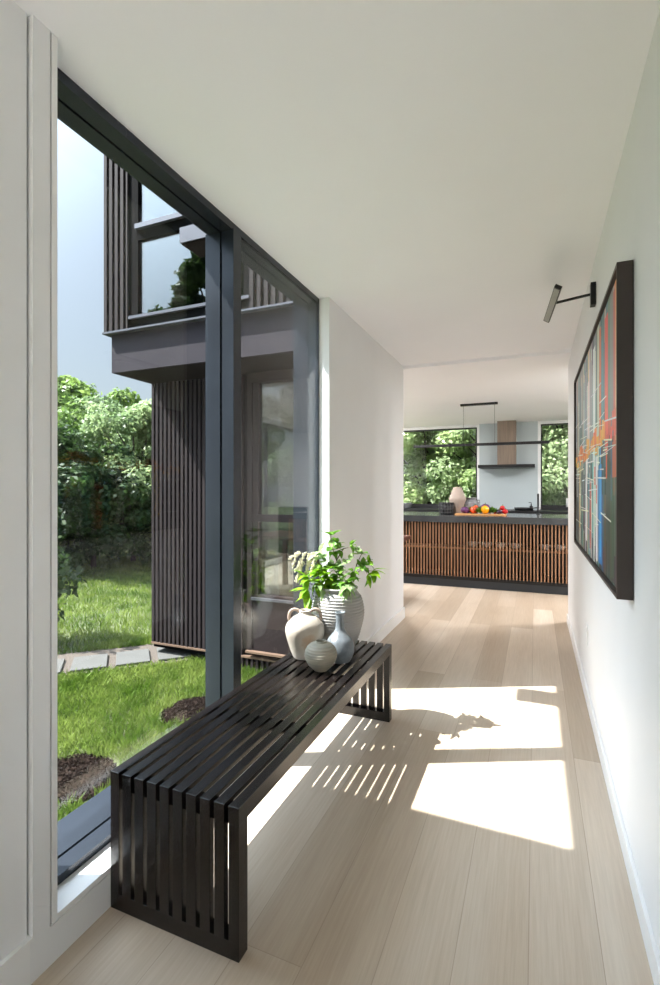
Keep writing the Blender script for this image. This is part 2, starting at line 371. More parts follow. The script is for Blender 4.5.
# soffit, fascia, flashing
MB().box(XL, XKR, FY, YB+.06, 2.60, 2.66).box(-1.62, XKR, YB+.06, YE, CK+.1, 2.66).build('soffit', M['soffit'], wing)
MB().box(XL-.002, XE+.6, FY-.004, FY+.03, 2.597, UZ-.02).box(XL-.002, XL+.03, FY, 9.7, 2.597, UZ-.02).build('fascia', M['fascia'], wing)
MB().box(UX-.012, XKR, UY-.012, FY+.05, UZ-.02, UZ).box(UX-.012, XL+.05, FY, 9.7, UZ-.02, UZ).build('flashing', M['flash'], wing)
# upper storey
UT = 6.0; UW0, UW1 = -4.05, -2.52
ub = MB(); battens(ub, UX, UW0-.0, UY, UZ, UT, .042, .038, .035); ub2 = MB(); battens(ub2, UW1, XKR, UY, UZ, UT, .042, .038, .035); ub2.build('upper_slat_cladding', M['clad'], wing)
for k in range(45): ub.box(UX, UX+.035, UY+.05+k*.125, UY+.05+k*.125+.07, UZ, UT)
ub.build('upper_slat_cladding', M['clad'], wing)
MB().box(UX+.03, UW0, UY+.034, UY+.06, UZ, UT).box(UW1, XKR, UY+.034, UY+.06, UZ, UT).box(UX+.03, UX+.06, UY+.04, 9.7, UZ, UT).box(UX, XKR, UY, 9.7, UT, UT+.1)\
    .box(XKR-.05, XKR, UY+.06, 9.7, UZ, UT).box(UX+.03, XKR, 9.6, 9.7, UZ, UT).box(UX+.03, XKR, UY+.05, 9.7, UZ, UZ+.05).build('upper_backing', M['cladback'], wing)
MB().box(UX+.3, 0, 6.5, 6.55, UZ+.05, UT).build('upper_room_wall', M['soffit'], wing)
uf = MB().box(UW0, UW0+.13, UY+.02, UY+.12, UZ, UT).box(UW1-.07, UW1, UY+.01, UY+.12, UZ, UT).box(UW0, UW1, UY+.02, UY+.12, UZ, UZ+.1)
uf.build('window_frame', M['cladback'], wing)
uf = MB().box(UW0+.12, UW1, UY-.02, UY+.06, 4.08, 4.13); uf.build('window_rail', M['flash'], wing)
MB().box(UW0+.12, UW1, UY+.02, UY+.1, 3.97, 4.08).build('window_transom', M['cladback'], wing)
MB().box(UW0+.02, UW1, UY-.01, UY+.06, UZ+.1, UZ+.13).build('window_ledge', M['flash'], wing)
MB().box(UW0+.1, UW1-.05, UY+.05, UY+.06, UZ+.1, 4.0).build('pane', M['wingglass'], wing)
MB().box(UW0+.1, UW1-.05, UY+.05, UY+.06, 4.1, UT-.02).build('pane', M['wingglass'], wing)
sc = thing('rain_scupper', 'brown box scupper jutting from hall roof edge, high outside the window', 'scupper', (-1.7, 2.47, 2.78))
MB().box(-1.97, -1.74, 2.38, 2.565, 2.78, 2.875).build('box_body', M['soffit'], sc, .004)
MB().box(-1.975, -1.74, 2.373, 2.38, 2.787, 2.88).build('face_plate', M['flash'], sc)

# ------------------------------------------------------------------ bench
BX0, BX1, BY0, BY1, BH = -1.2205, -.750, 1.144, 2.700, .425
bench = thing('slatted_bench', 'low black slatted wooden bench along the tall window', 'bench', ((BX0+BX1)/2, (BY0+BY1)/2, 0))
SW = .0340; pitch = (BX1-BX0-SW)/9; TH = .0155
sx = [BX0+i*pitch for i in range(10)]
for i, x in enumerate(sx):
    outer = i in (0, 9)
    MB().box(x, x+SW, BY0, BY1, BH-(.05 if outer else TH), BH).build('seat_slat', M['bench'], bench, .0012)
for ya, yb, f in ((BY0, BY0+.046, 1), (BY1-.046, BY1, -1)):
    e = MB()
    for i, x in enumerate(sx):
        if i in (0, 9): e.box(x+.0002, x+SW-.0002, ya+.0005, yb-.0005, .05, BH-.0495)
        else:
            y_ = (ya+.0005, ya+.021) if f > 0 else (yb-.021, yb-.0005)
            e.box(x, x+SW, y_[0], y_[1], .05, BH-TH+.0005)
    e.build('end_slats', M['bench'], bench, .001)
    MB().box(sx[0]+.0002, sx[-1]+SW-.0002, ya+.0008, yb-.0008, 0, .051).build('bottom_rail', M['bench'], bench, .001)
    y_ = (ya+TH, yb) if f > 0 else (ya, yb-TH)
    MB().box(sx[0]+SW, sx[-1], y_[0], y_[1], BH-.06, BH-TH).build('cross_rail', M['bench'], bench)
for y in (1.66, 2.18): MB().box(sx[0]+SW, sx[-1], y-.02, y+.02, BH-.045, BH-TH).build('cross_batten', M['bench'], bench)

# ------------------------------------------------------------------ vases on the bench
def profile(pts, n=8):
    """smooth (r,z) profile through control points (Catmull-Rom)"""
    out = []
    P = [pts[0]] + list(pts) + [pts[-1]]
    for i in range(1, len(P)-2):
        p0, p1, p2, p3 = P[i-1], P[i], P[i+1], P[i+2]
        for k in range(n):
            t = k/n
            out.append(tuple(.5*((2*p1[j]) + (-p0[j]+p2[j])*t + (2*p0[j]-5*p1[j]+4*p2[j]-p3[j])*t*t + (-p0[j]+3*p1[j]-3*p2[j]+p3[j])*t**3) for j in (0, 1)))
    out.append(tuple(pts[-1])); return [(max(r, 0.0), z) for r, z in out]
# jug
jx, jy = -1.112, 2.318
jug = thing('two_handled_jug', 'cream clay jug with two looped handles and a dented rusty side', 'jug', (jx, jy, BH))
def dent(x, y, z):
    dx, dy, dz = x-.065, y+.07, z-.105
    q = math.exp(-(dx*dx+dy*dy+dz*dz*.7)/.0030)
    return x-.019*q, y+.021*q, z
MB().lathe((jx, jy, BH+.0005), profile([(.0, 0), (.052, 0), (.068, .02), (.089, .08), (.102, .135), (.096, .172), (.068, .206), (.036, .226), (.030, .238), (.033, .244), (.026, .246), (.022, .236), (.022, .21), (0, .20)]), 48, dent).build('body', M['jug'], jug)
for sgn in (-1, 1):
    ux, uy = .9*sgn, .42*sgn
    pts = [(.026, .236), (.040, .247), (.060, .250), (.076, .240), (.083, .222), (.084, .205), (.079, .186)]
    MB().tube([(jx+ux*r, jy+uy*r, BH+z) for r, z in profile(pts, 4)], .0085, 10).build('handle', M['jugh'], jug)
# stain patch of rust on the jug is in its clay colour
def stain(mat, c, r, rgb):
    nt = mat.node_tree; p = next(n for n in nt.nodes if n.type == 'BSDF_PRINCIPLED')
    src = p.inputs['Base Color'].links[0].from_socket
    tc = N(nt, 'ShaderNodeTexCoord'); vm = N(nt, 'ShaderNodeVectorMath', operation='DISTANCE'); vm.inputs[1].default_value = c
    nt.links.new(tc.outputs['Object'], vm.inputs[0])
    no = N(nt, 'ShaderNodeTexNoise'); no.inputs['Scale'].default_value = 30; no.inputs['Detail'].default_value = 6
    nt.links.new(tc.outputs['Object'], no.inputs['Vector'])
    ma = N(nt, 'ShaderNodeMath', operation='MULTIPLY_ADD'); ma.inputs[1].default_value = .09; nt.links.new(no.outputs['Fac'], ma.inputs[0]); nt.links.new(vm.outputs['Value'], ma.inputs[2])
    mr = N(nt, 'ShaderNodeMapRange'); mr.inputs[1].default_value = r; mr.inputs[2].default_value = r*1.9; mr.inputs[3].default_value = .6; mr.inputs[4].default_value = 0
    nt.links.new(ma.outputs[0], mr.inputs[0])
    mx = N(nt, 'ShaderNodeMix', data_type='RGBA'); nt.links.new(mr.outputs[0], mx.inputs[0]); nt.links.new(src, mx.inputs[6]); mx.inputs[7].default_value = (*rgb, 1)
    nt.links.new(mx.outputs[2], p.inputs['Base Color'])
stain(M['jug'], (.055, -.06, .095), .05, srgb(168,128,92))
# round pot
rx, ry = -.961, 2.182
rpot = thing('round_pot', 'small round grey-green ribbed pot, frontmost of the vases on the bench', 'pot', (rx, ry, BH))
pr = profile([(0, 0), (.030, 0), (.036, .004), (.062, .03), (.079, .070), (.070, .108), (.046, .130), (.0275, .135), (.0265, .141), (.0215, .141), (.021, .132), (.03, .115), (0, .10)], 14)
pr = [(r+(.0010*math.sin(z*520) if .02 < z < .128 and r > .03 else 0), z) for r, z in pr]
MB().lathe((rx, ry, BH+.0005), pr, 48).build('body', M['roundpot'], rpot)
# bottle
bx, by = -.922, 2.336
bot = thing('bottle_vase', 'blue-grey long-necked bottle vase beside the round pot', 'vase', (bx, by, BH))
pr = profile([(0, 0), (.044, 0), (.056, .008), (.0715, .045), (.073, .075), (.064, .108), (.042, .136), (.0265, .158), (.0220, .19), (.0225, .232), (.0275, .247), (.0265, .250), (.0205, .247), (.0165, .225), (.016, .19), (0, .18)], 10)
MB().lathe((bx, by, BH+.0005), pr, 44).build('body', M['bottle'], bot)
# big pot
px_, py_ = -1.018, 2.548
pot = thing('ribbed_pot', 'large chalk-white ribbed pot, tallest of the vases on the bench', 'pot', (px_, py_, BH))
pr = profile([(0, 0), (.085, 0), (.095, .006), (.122, .08), (.142, .16), (.145, .215), (.132, .275), (.112, .305), (.104, .316), (.110, .326), (.112, .334), (.102, .337), (.096, .326), (.094, .30), (.120, .24), (.11, .15), (0, .12)], 16)
hz = 0; pr2 = []
for i, (r, z) in enumerate(pr):
    outer = i < 16*9
    pr2.append((r+(.0058*abs(math.sin(z*205))-.003 if outer and .03 < z < .295 and r > .09 else 0), z))
MB().lathe((px_, py_, BH+.0005), pr2, 64).build('body', M['pot'], pot)
PR = (px_+.018, py_-.012, BH+.33)

# ------------------------------------------------------------------ branches in the pot
def leaf(mb, base, d, up, L, w, droop=.25, fold=.12, n=6):
    """one pointed oval leaf blade, curved and folded along its midrib"""
    d = Vector(d).normalized(); up = Vector(up); s = d.cross(up)
    if s.length < 1e-3: s = d.cross(Vector((1,.3,0)))
    s.normalize(); nn = s.cross(d).normalized()
    vs = []; fs = []
    for i in range(n+1):
        t = i/n; wd = w*.5*(math.sin(PI*t**.8))**.9 if 0 < t < 1 else 0.0008
        c = Vector(base) + d*(L*t) - nn*(droop*L*t*t)
        vs += [c + s*wd + nn*(fold*wd*2), c, c - s*wd + nn*(fold*wd*2)]
    for i in range(n):
        a = i*3; fs += [(a, a+1, a+4, a+3), (a+1, a+2, a+5, a+4)]
    mb.add(vs, fs, True)
def rv(k=1.0): return Vector((random.uniform(-k, k), random.uniform(-k, k), random.uniform(-k, k)))
def whorl(mb, p, axis, n, L, w, spread=.9, droop=.3):
    axis = Vector(axis).normalized(); a = axis.cross(Vector((.3,.2,1))).normalized(); b = axis.cross(a)
    ph = random.random()*6
    for i in range(n):
        q = ph + 2*PI*i/n + random.uniform(-.2, .2)
        d = axis*random.uniform(.35, .7) + (a*math.cos(q)+b*math.sin(q))*spread
        leaf(mb, p, d, Vector((0,0,1))+rv(.3), L*random.uniform(.75, 1.1), w*random.uniform(.85, 1.1), droop*random.uniform(.5, 1.4))
def branch(name, label, cat, stems, sets, flowers=(), grp='cut branches in the ribbed pot'):
    r = thing(name, label, cat, (PR[0], PR[1], PR[2]-.12), grp)
    st = MB()
    for s in stems: st.tube([Vector(PR)+Vector(q) for q in s], [.0038*(1-.6*i/(len(s)-1)) for i in range(len(s))], 6)
    st.build('stem', M['stem'], r)
    for mat, ws in sets:
        mb = MB()
        for w_ in ws:
            whorl(mb, Vector(PR)+Vector(w_[0]), w_[1], w_[2]+1, w_[3], w_[4], *(w_[5:]))
            whorl(mb, Vector(PR)+Vector(w_[0])+Vector((random.uniform(-.03,.03), random.uniform(-.03,.03), random.uniform(-.035,.02))), w_[1], w_[2], w_[3]*.85, w_[4]*.9, *(w_[5:]))
        mb.build('leaves', mat, r)
    for fl in flowers:
        mb = MB(); p0 = Vector(PR)+Vector(fl[0]); dr = Vector(fl[1]); n = fl[2]
        for k in range(n):
            t = k/n; c = p0 + dr*t + Vector((0,0,-.015*t*t))
            for q in range(3):
                mb.ball(c + rv(.0095*(1.1-.4*t)), .0034, .0034, .0048, 6, 4)
        mb.tube([p0, p0+dr*.5, p0+dr], .0012, 5)
        mb.build('flower_cluster', M['blossom'], r)
    return r
branch('leafy_branch', 'upright leafy branch rising highest from the ribbed pot', 'branch',
       [[(0,0,-.12),(.005,.01,0),(-.02,.02,.12),(-.055,.02,.22),(-.06,.01,.29)], [(-.03,.02,.15),(.02,.0,.22),(.06,.0,.23)]],
       [(L_mid, [((-.06,.01,.29),(0,0,1),4,.065,.034,.8), ((-.05,.0,.22),(-.1,-.2,.4),3,.075,.04,.9), ((-.04,-.01,.2),(.3,-.2,-.4),3,.06,.034), ((.06,0,.23),(.5,.1,.1),3,.055,.03), ((-.02,.0,.25),(.3,0,.3),3,.05,.028)]),
        (L_pale, [((-.11,-.03,.2),(-.6,-.2,.5),2,.085,.035), ((-.02,.02,.12),(.3,.3,.3),3,.06,.03)])])
branch('leafy_branch', 'leafy branch arching out of the pot towards the hall', 'branch',
       [[(0,0,-.12),(.02,.02,0),(.07,.03,.07),(.12,.04,.11),(.17,.04,.10)], [(.07,.03,.07),(.09,.03,.14),(.11,.05,.19)]],
       [(L_mid, [((.11,.05,.19),(.2,.1,.5),4,.06,.03), ((.12,.04,.11),(.3,.1,.1),4,.07,.036,.9,.4), ((.13,.02,.13),(.1,-.4,.4),3,.06,.034), ((.08,-.02,.10),(.0,-.4,.0),3,.06,.03,.8,.6)]),
        (L_bright, [((.175,.04,.10),(.7,.1,-.3),4,.075,.034,.7,.6), ((.15,.05,.14),(.5,.1,.3),3,.05,.026)]),
        (L_pale, [((.06,.0,.16),(-.1,-.2,.3),3,.05,.026), ((.10,.02,.19),(-.2,0,.3),3,.045,.024)])])
branch('leafy_branch', 'bright green leafy branch spilling over the window side of the pot', 'branch',
       [[(0,0,-.12),(-.02,-.01,0),(-.08,-.04,.05),(-.13,-.06,.08),(-.17,-.07,.06)], [(-.05,-.03,.03),(-.09,-.06,.02),(-.14,-.1,.0)]],
       [(L_bright, [((-.17,-.07,.06),(-.4,-.2,-.1),6,.085,.034,.9,.5), ((-.12,-.06,.09),(-.2,-.2,.4),6,.08,.034,.9,.4), ((-.15,-.11,.0),(-.4,-.3,-.4),6,.095,.036,.8,.5), ((-.07,-.05,.09),(0,-.3,.5),5,.075,.034), ((-.06,-.05,.05),(.1,-.4,.1),5,.075,.032,.9,.5),((-.10,-.08,.04),(-.2,-.5,.0),5,.08,.034,.9,.5)]),
        (L_mid, [((-.05,-.02,.11),(.1,-.1,.5),5,.07,.036), ((-.02,-.04,.04),(.1,-.5,.2),5,.07,.034,.9,.5), ((.0,-.02,.10),(.2,-.1,.5),4,.06,.034)]),
        (L_pale, [((-.09,-.09,.03),(-.2,-.5,-.3),4,.075,.032,.8,.6)])])
branch('leafy_branch', 'short leafy branch drooping over the front rim of the pot', 'branch',
       [[(0,0,-.12),(.03,-.03,0),(.06,-.07,.04),(.08,-.10,.03)]],
       [(L_pale, [((.075,-.10,.03),(.3,-.5,-.5),6,.075,.03,.8,.6)]), (L_mid, [((.06,-.07,.04),(.3,-.3,.1),6,.07,.032,.9,.6), ((.03,-.05,.05),(0,-.4,.3),4,.06,.03,.9,.5)])])
branch('flowering_branch', 'branch of drooping cream blossom leaning to the window', 'branch',
       [[(0,0,-.12),(-.03,0,0),(-.11,-.01,.12),(-.16,-.03,.185),(-.22,-.06,.19)], [(-.11,-.01,.12),(-.15,-.04,.16),(-.20,-.06,.14)]],
       [(L_pale, [((-.10,-.02,.16),(-.1,-.1,.5),3,.06,.03)])],
       [((-.15,-.03,.19),(-.035,-.02,-.10),26), ((-.17,-.04,.185),(-.02,-.01,-.12),26), ((-.19,-.05,.19),(-.05,-.03,-.09),24), ((-.22,-.06,.19),(-.055,-.025,-.02),20),
        ((-.235,-.06,.19),(-.02,-.02,-.065),18), ((-.20,-.06,.14),(-.035,-.02,-.10),24), ((-.13,-.03,.175),(-.02,-.03,-.07),20), ((-.21,-.07,.12),(-.015,-.01,-.08),18)])

# ------------------------------------------------------------------ painting and picture light
PY0, PY1, PZ0, PZ1, PX = 1.865, 3.80, .938, 2.055, .250
pt = thing('framed_painting', 'large abstract painting with red, blue and orange streaks in deep dark frame', 'painting', (XR, (PY0+PY1)/2, PZ0))
t = .013
MB().box(PX, XR-.002, PY0, PY0+t, PZ0, PZ1).box(PX, XR-.002, PY1-t, PY1, PZ0, PZ1).box(PX, XR-.002, PY0+t, PY1-t, PZ0, PZ0+t).box(PX, XR-.002, PY0+t, PY1-t, PZ1-t, PZ1).build('frame', M['blackw'], pt)
cx = PX+.012; g = .006
MB().box(cx+.0005, XR-.004, PY0+t+g, PY1-t-g, PZ0+t+g, PZ1-t-g).build('canvas', pm('primed_canvas', srgb(92,98,96), .7, 0, .35, 3, (1,14,1)), pt)
# paint: palette-knife strokes with their own pigment colour
S = []
def stroke(s0, s1, z0, z1, rgb, layer, sh=0):
    S.append((s0, s1, z0, z1, rgb, layer, sh))
H = 1.0
rr = random.Random(5)
def pick(*c): return rr.choice(c)
G1 = [(112,136,146),(168,168,162),(78,104,120),(206,202,194),(132,116,124),(86,120,136),(156,142,138),(214,160,120),(66,72,80)]
G2 = [(46,50,58),(34,70,62),(62,44,58),(62,92,70),(30,36,42),(84,66,62),(48,84,72),(58,110,124)]
for i in range(190):
    s = rr.random(); w = rr.uniform(.008, .05); z = rr.uniform(.35, 1.0); l = rr.uniform(.15, .5)
    stroke(s, s+w, z, z+l, pick(*G1), 1)
for i in range(190):
    s = rr.random(); w = rr.uniform(.008, .05); z = rr.uniform(-.2, .45); l = rr.uniform(.15, .5)
    stroke(s, s+w, z, min(z+l, .62), pick(*G2), 1)
for i in range(70):
    s = rr.uniform(.28, .95); stroke(s, s+rr.uniform(.006, .02), rr.uniform(.2, .6), rr.uniform(.6, 1), pick((222,220,210),(200,204,200),(80,130,146),(110,150,160),(214,196,170)), 2)
for i in range(70):
    s = rr.uniform(.30, .9); stroke(s, s+rr.uniform(.006, .022), rr.uniform(-.1, .2), rr.uniform(.25, .52), pick((226,222,210),(196,200,190),(90,150,160),(60,110,130),(210,200,160),(70,60,60)), 2)
for s0, s1, z0, z1, c in [(.0,.055,.42,1,(220,140,96)),(.055,.075,.30,.98,(198,70,60)),(.075,.12,.5,1,(120,132,118)),(.12,.15,.55,1,(104,112,104)),(.152,.20,.46,.96,(224,70,46)),(.165,.185,.36,.7,(232,90,50)),
                       (.205,.26,.55,1,(70,104,122)),(.225,.25,.5,.9,(58,128,150)),(.265,.30,.5,.97,(226,112,54)),(.305,.33,.4,1,(206,204,196)),(.335,.37,.58,1,(96,104,102)),(.38,.43,.45,.95,(224,222,214)),
                       (.46,.5,.5,.92,(150,160,164)),(.53,.57,.4,.85,(214,208,196)),(.60,.64,.5,1,(92,116,140)),(.70,.75,.5,1,(128,122,132)),(.80,.86,.55,1,(96,108,118)),(.9,.95,.5,1,(140,128,132)),
                       (.25,.315,.02,.42,(36,108,180)),(.235,.25,.0,.3,(40,74,130)),(.27,.29,.05,.5,(70,150,206)),(.33,.37,.02,.46,(228,222,206)),(.395,.42,.0,.5,(214,216,212)),(.43,.455,.1,.44,(84,150,160)),
                       (.48,.515,.04,.36,(190,34,36)),(.53,.56,.1,.5,(70,120,140)),(.585,.63,.06,.48,(222,216,200)),(.66,.69,.1,.4,(96,84,90)),(.74,.78,.0,.42,(70,96,66)),(.82,.85,.1,.46,(188,170,70)),(.88,.93,.0,.4,(50,62,70)),
                       (.0,.05,.0,.34,(72,56,62)),(.07,.1,.02,.36,(58,78,64)),(.12,.16,.05,.42,(44,70,58)),(.18,.21,.0,.3,(74,60,66)),(.05,.065,.1,.44,(96,112,84)),(.21,.23,.1,.46,(60,92,96)),(.03,.09,.36,.48,(196,92,54)),(.0,.04,.34,.44,(206,92,60)),(.375,.40,.34,.42,(218,74,46)),(.345,.36,.26,.34,(206,60,44))]:
    stroke(s0, s1, z0, z1, c, 3)
for i in range(46):
    s = i/46*1.0; zz = .50 - .03*s + rr.uniform(-.025, .03)
    c = pick((236,130,40),(244,176,50),(226,92,40),(238,152,44)) if s > .18 else pick((224,82,46),(214,70,50))
    stroke(s, s+rr.uniform(.02, .06), zz, zz+rr.uniform(.02, .08), c, 4, .0)
for i in range(60):
    s = rr.uniform(0, .85); zz = rr.uniform(.1, .75); stroke(s, s+rr.uniform(.06, .24), zz, zz+rr.uniform(.0025, .006), pick((230,230,224),(206,212,210),(236,224,200)), 5, rr.uniform(-.05, .09))
cy0, cy1, cz0, cz1 = PY0+t+g, PY1-t-g, PZ0+t+g, PZ1-t-g
vs = []; fs = []; cols = []
for k, (s0, s1, z0, z1, rgb, ly, sh) in enumerate(S):
    s0, s1 = max(0, s0), min(1, s1); z0, z1 = max(0, z0), min(1, z1)
    if s1 <= s0 or z1 <= z0: continue
    x = cx - .0002*ly - .0000006*k; o = len(vs)
    ya, yb = cy0+(cy1-cy0)*s0, cy0+(cy1-cy0)*s1; za, zb = cz0+(cz1-cz0)*z0, cz0+(cz1-cz0)*z1
    dz = sh*(yb-ya)
    q = [min(max(v, cz0), cz1) for v in (za, zb, zb+dz, za+dz)]
    vs += [(x, ya, q[0]), (x, ya, q[1]), (x, yb, q[2]), (x, yb, q[3])]
    fs.append((o, o+1, o+2, o+3)); cols.append(srgb(*[min(255, max(0, c*1.1+rr.uniform(-14, 14))) for c in rgb]))
m, nt, out = newmat('oil_paint')
p = N(nt, 'ShaderNodeBsdfPrincipled'); p.inputs['Roughness'].default_value = .4
at = N(nt, 'ShaderNodeAttribute', attribute_name='pigment')
tc = N(nt, 'ShaderNodeNewGeometry'); mp = N(nt, 'ShaderNodeMapping'); mp.inputs['Scale'].default_value = (1, 60, 3); nt.links.new(tc.outputs['Position'], mp.inputs['Vector'])
no = N(nt, 'ShaderNodeTexNoise'); no.inputs['Scale'].default_value = 1.5; no.inputs['Detail'].default_value = 6; nt.links.new(mp.outputs[0], no.inputs['Vector'])
rp = N(nt, 'ShaderNodeValToRGB'); rp.color_ramp.elements[0].position = .3; rp.color_ramp.elements[1].position = .62; rp.color_ramp.elements[0].color = (.74,.76,.78,1); rp.color_ramp.elements[1].color = (1,1,1,1); nt.links.new(no.outputs['Fac'], rp.inputs[0])
mx = N(nt, 'ShaderNodeMix', data_type='RGBA', blend_type='MULTIPLY'); mx.inputs[0].default_value = 1
nt.links.new(at.outputs['Color'], mx.inputs[6]); nt.links.new(rp.outputs[0], mx.inputs[7]); nt.links.new(mx.outputs[2], p.inputs['Base Color']); nt.links.new(p.outputs[0], out.inputs['Surface'])
o = link('paint_strokes', vs, fs, m, pt)
ca = o.data.color_attributes.new('pigment', 'FLOAT_COLOR', 'CORNER')
ca.data.foreach_set('color', np.repeat(np.array([(*c, 1) for c in cols], dtype=np.float32), 4, axis=0).ravel())

fl_ = thing('hall_fill_lamp', 'black standing fill lamp added out of view at the near end of the hall', 'lamp', (-.25, -2.3, 0))  # lamp added out of view to fill the hall with light
MB().tube([(-.25, -2.3, 0), (-.25, -2.3, .02)], .14, 28).build('base', M['black'], fl_)
MB().tube([(-.25, -2.3, .02), (-.25, -2.3, 1.7)], .011, 10).build('pole', M['black'], fl_)
MB().lathe((-.25, -2.3, 1.7), [(.011, 0), (.10, .06), (.16, .12), (.155, .12), (.09, .065), (0, .01)], 28).build('shade', M['black'], fl_)
al = D.lights.new('hall_fill_bulb', 'AREA'); al.shape = 'DISK'; al.size = .2; al.energy = 13; al.color = (1, .98, .98)
ao = D.objects.new('hall_fill_bulb', al); COL.objects.link(ao); ao.parent = fl_; ao.location = (0, 0, 1.79); ao.rotation_euler = (PI-.5, 0, 0)
pl = thing('picture_light', 'slim black picture light on a wall arm above the painting', 'lamp', (XR, 2.97, 2.28))
MB().box(XR-.026, XR-.0005, 2.945, 2.995, 2.288, 2.408).build('wall_plate', M['black'], pl, .002)
MB().tube([(XR-.01, 2.967, 2.352), (.095, 2.995, 2.338)], .0072, 10).build('arm', M['black'], pl)
ca_, sa_ = math.cos(.55), math.sin(.55)
hd = MB().obox((.088, 3.02, 2.338), (.018*ca_, 0, -.018*sa_), (-.022, .265, 0), (.008*sa_, 0, .008*ca_)).build('lamp_head', M['black'], pl, .0015)
W[hd.name] = W[pl.name]
MB().obox((.088-.0085*sa_, 3.02, 2.338-.0085*ca_), (.0145*ca_, 0, -.0145*sa_), (-.0208, .25, 0), (.001*sa_, 0, .001*ca_)).build('diffuser', M['picdiff'], hd)
ol = thing('wall_outlet', 'white outlet plate low on the right wall below the painting', 'outlet', (XR, 3.42, .34))
op_ = MB().box(XR-.006, XR-.0003, 3.385, 3.455, .345, .46).build('cover_plate', M['plate'], ol, .0015); W[op_.name] = W[ol.name]
for z in (.375, .43): MB().box(XR-.0075, XR-.006, 3.404, 3.436, z-.014, z+.014).build('socket', M['trim'], op_)

# ------------------------------------------------------------------ kitchen
IX0, IX1, IY0, IY1 = -2.6, .85, 6.69, 7.75
isl = thing('kitchen_island', 'long kitchen island fronted with vertical walnut slats under dark stone', 'island', ((IX0+IX1)/2, (IY0+IY1)/2, 0))
MB().box(IX0-.02, IX1+.02, IY0-.03, IY1+.02, .865, .952).build('countertop', M['counter'], isl, .003)
MB().box(IX0, IX1, IY0+.03, IY1-.02, 0, .105).build('plinth', M['counteredge'], isl, .002)
MB().box(IX0, IX1, IY0-.012, IY1, .105, .145).build('bottom_rail', M['black'], isl)
ss = MB(); x = IX0
while x < IX1: ss.box(x, x+.0155, IY0, IY0+.016, .145, .865); x += .041
ss.build('slat_screen', M['walnut'], isl)
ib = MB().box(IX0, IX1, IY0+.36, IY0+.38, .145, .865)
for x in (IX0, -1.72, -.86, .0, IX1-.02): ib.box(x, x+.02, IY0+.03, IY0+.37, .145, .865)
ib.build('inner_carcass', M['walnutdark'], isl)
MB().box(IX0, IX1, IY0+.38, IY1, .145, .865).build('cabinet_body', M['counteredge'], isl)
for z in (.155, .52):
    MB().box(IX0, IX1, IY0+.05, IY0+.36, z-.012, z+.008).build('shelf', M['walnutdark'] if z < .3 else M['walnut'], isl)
# dishes on the shelf behind the slats
bw = thing('porcelain_bowl', 'white bowl on island shelf behind the slats, first by the walnut divider', 'bowl', (0, 0, 0), 'bowls behind the island slats')
MB().lathe((0, 0, 0), profile([(0, 0), (.03, 0), (.06, .02), (.08, .06), (.076, .06), (.055, .025), (0, .012)], 5), 20).build('body', M['porcelain'], bw)
names = ['second', 'third', 'fourth', 'fifth', 'sixth']
bxs = [-.78, -.60, -.42, -.24, .12, .30]
bw.location = (bxs[0], IY0+.2, .528)
for q, x in zip(names, bxs[1:]): copy_tree(bw, (x, IY0+.2, .528), 'white bowl on island shelf behind the slats, %s in the row from the left' % q)
bw['label'] = 'white bowl on island shelf behind the slats, first in the row from the left'

pend = thing('pendant_light', 'long thin black bar pendant hung by two cables over the island', 'lamp', (-.72, 7.2, CK))
MB().box(-.985, -.478, 7.17, 7.23, CK-.028, CK).build('ceiling_canopy', M['black'], pend, .002)
for x in (-.945, -.52): MB().tube([(x, 7.2, CK-.03), (x, 7.2, 1.96)], .0022, 6).build('cable', M['black'], pend)
lb = MB().box(-1.66, .175, 7.18, 7.22, 1.925, 1.962).build('light_bar', M['black'], pend, .002); W[lb.name] = W[pend.name]
MB().box(-1.64, .155, 7.187, 7.213, 1.9235, 1.925).build('diffuser', M['picdark'], lb)

hood = thing('range_hood', 'range hood with pale wood duct above a flat black canopy', 'hood', (-.46, 9.3, 1.66))
MB().box(-.62, -.31, 9.2, YK-.013, 1.742, CK).build('duct', M['duct'], hood)
MB().box(-.93, .0, 8.98, YK-.013, 1.69, 1.742).build('canopy', M['black'], hood, .003)
bc = thing('base_cabinets', 'dark run of base cabinets under the back counter', 'cabinet', (-.8, 9.2, 0))
MB().box(-3.9, 2.4, 8.95, YK-.002, .0, .90).build('body', M['counteredge'], bc)
for k in range(9):
    d = MB().box(-3.88+k*.69, -3.88+k*.69+.67, 8.93, 8.95, .1, .88).build('door', M['counteredge'], bc, .002); W[d.name] = W[bc.name]
tag(MB().box(-3.92, 2.42, 8.91, YK-.014, .90, .945).build('worktop', M['black'], None, .002), 'black continuous worktop along the back wall under the windows', 'worktop')

# fill lights added to the kitchen ceiling, out of view on either side
FILL_W = 29
fill_pos = [(-3.9, 5.4), (-1.78, 5.65), (-2.12, 6.65), (-3.98, 6.05), (-2.62, 8.6), (1.25, 5.9), (1.7, 6.6), (2.3, 7.2), (2.42, 7.9)]
wh = ['nearest the facade corner', 'over the dining table end by the hall wall', 'over the left end of the island', 'by the added left window', 'before the left back window', 'behind the painting wall', 'by the added right window', 'at the right end of the island', 'in the far right corner']
for (x, y), q in zip(fill_pos, wh):
    r = thing('kitchen_fill_light', 'small round ceiling fill light added out of view %s' % q, 'lamp', (x, y, CK), 'added kitchen fill lights')
    MB().lathe((x, y, CK-.004), [(.045, 0), (.06, 0), (.06, .004), (.045, .004)], 20).build('trim_ring', M['trim'], r)
    al = D.lights.new('kitchen_fill_bulb', 'AREA'); al.shape = 'DISK'; al.size = .09; al.energy = 16 if y == 5.65 else FILL_W; al.color = (1, .98, .98)
    ao = D.objects.new('kitchen_fill_bulb', al); COL.objects.link(ao); ao.parent = r; ao.location = (0, 0, -.006)

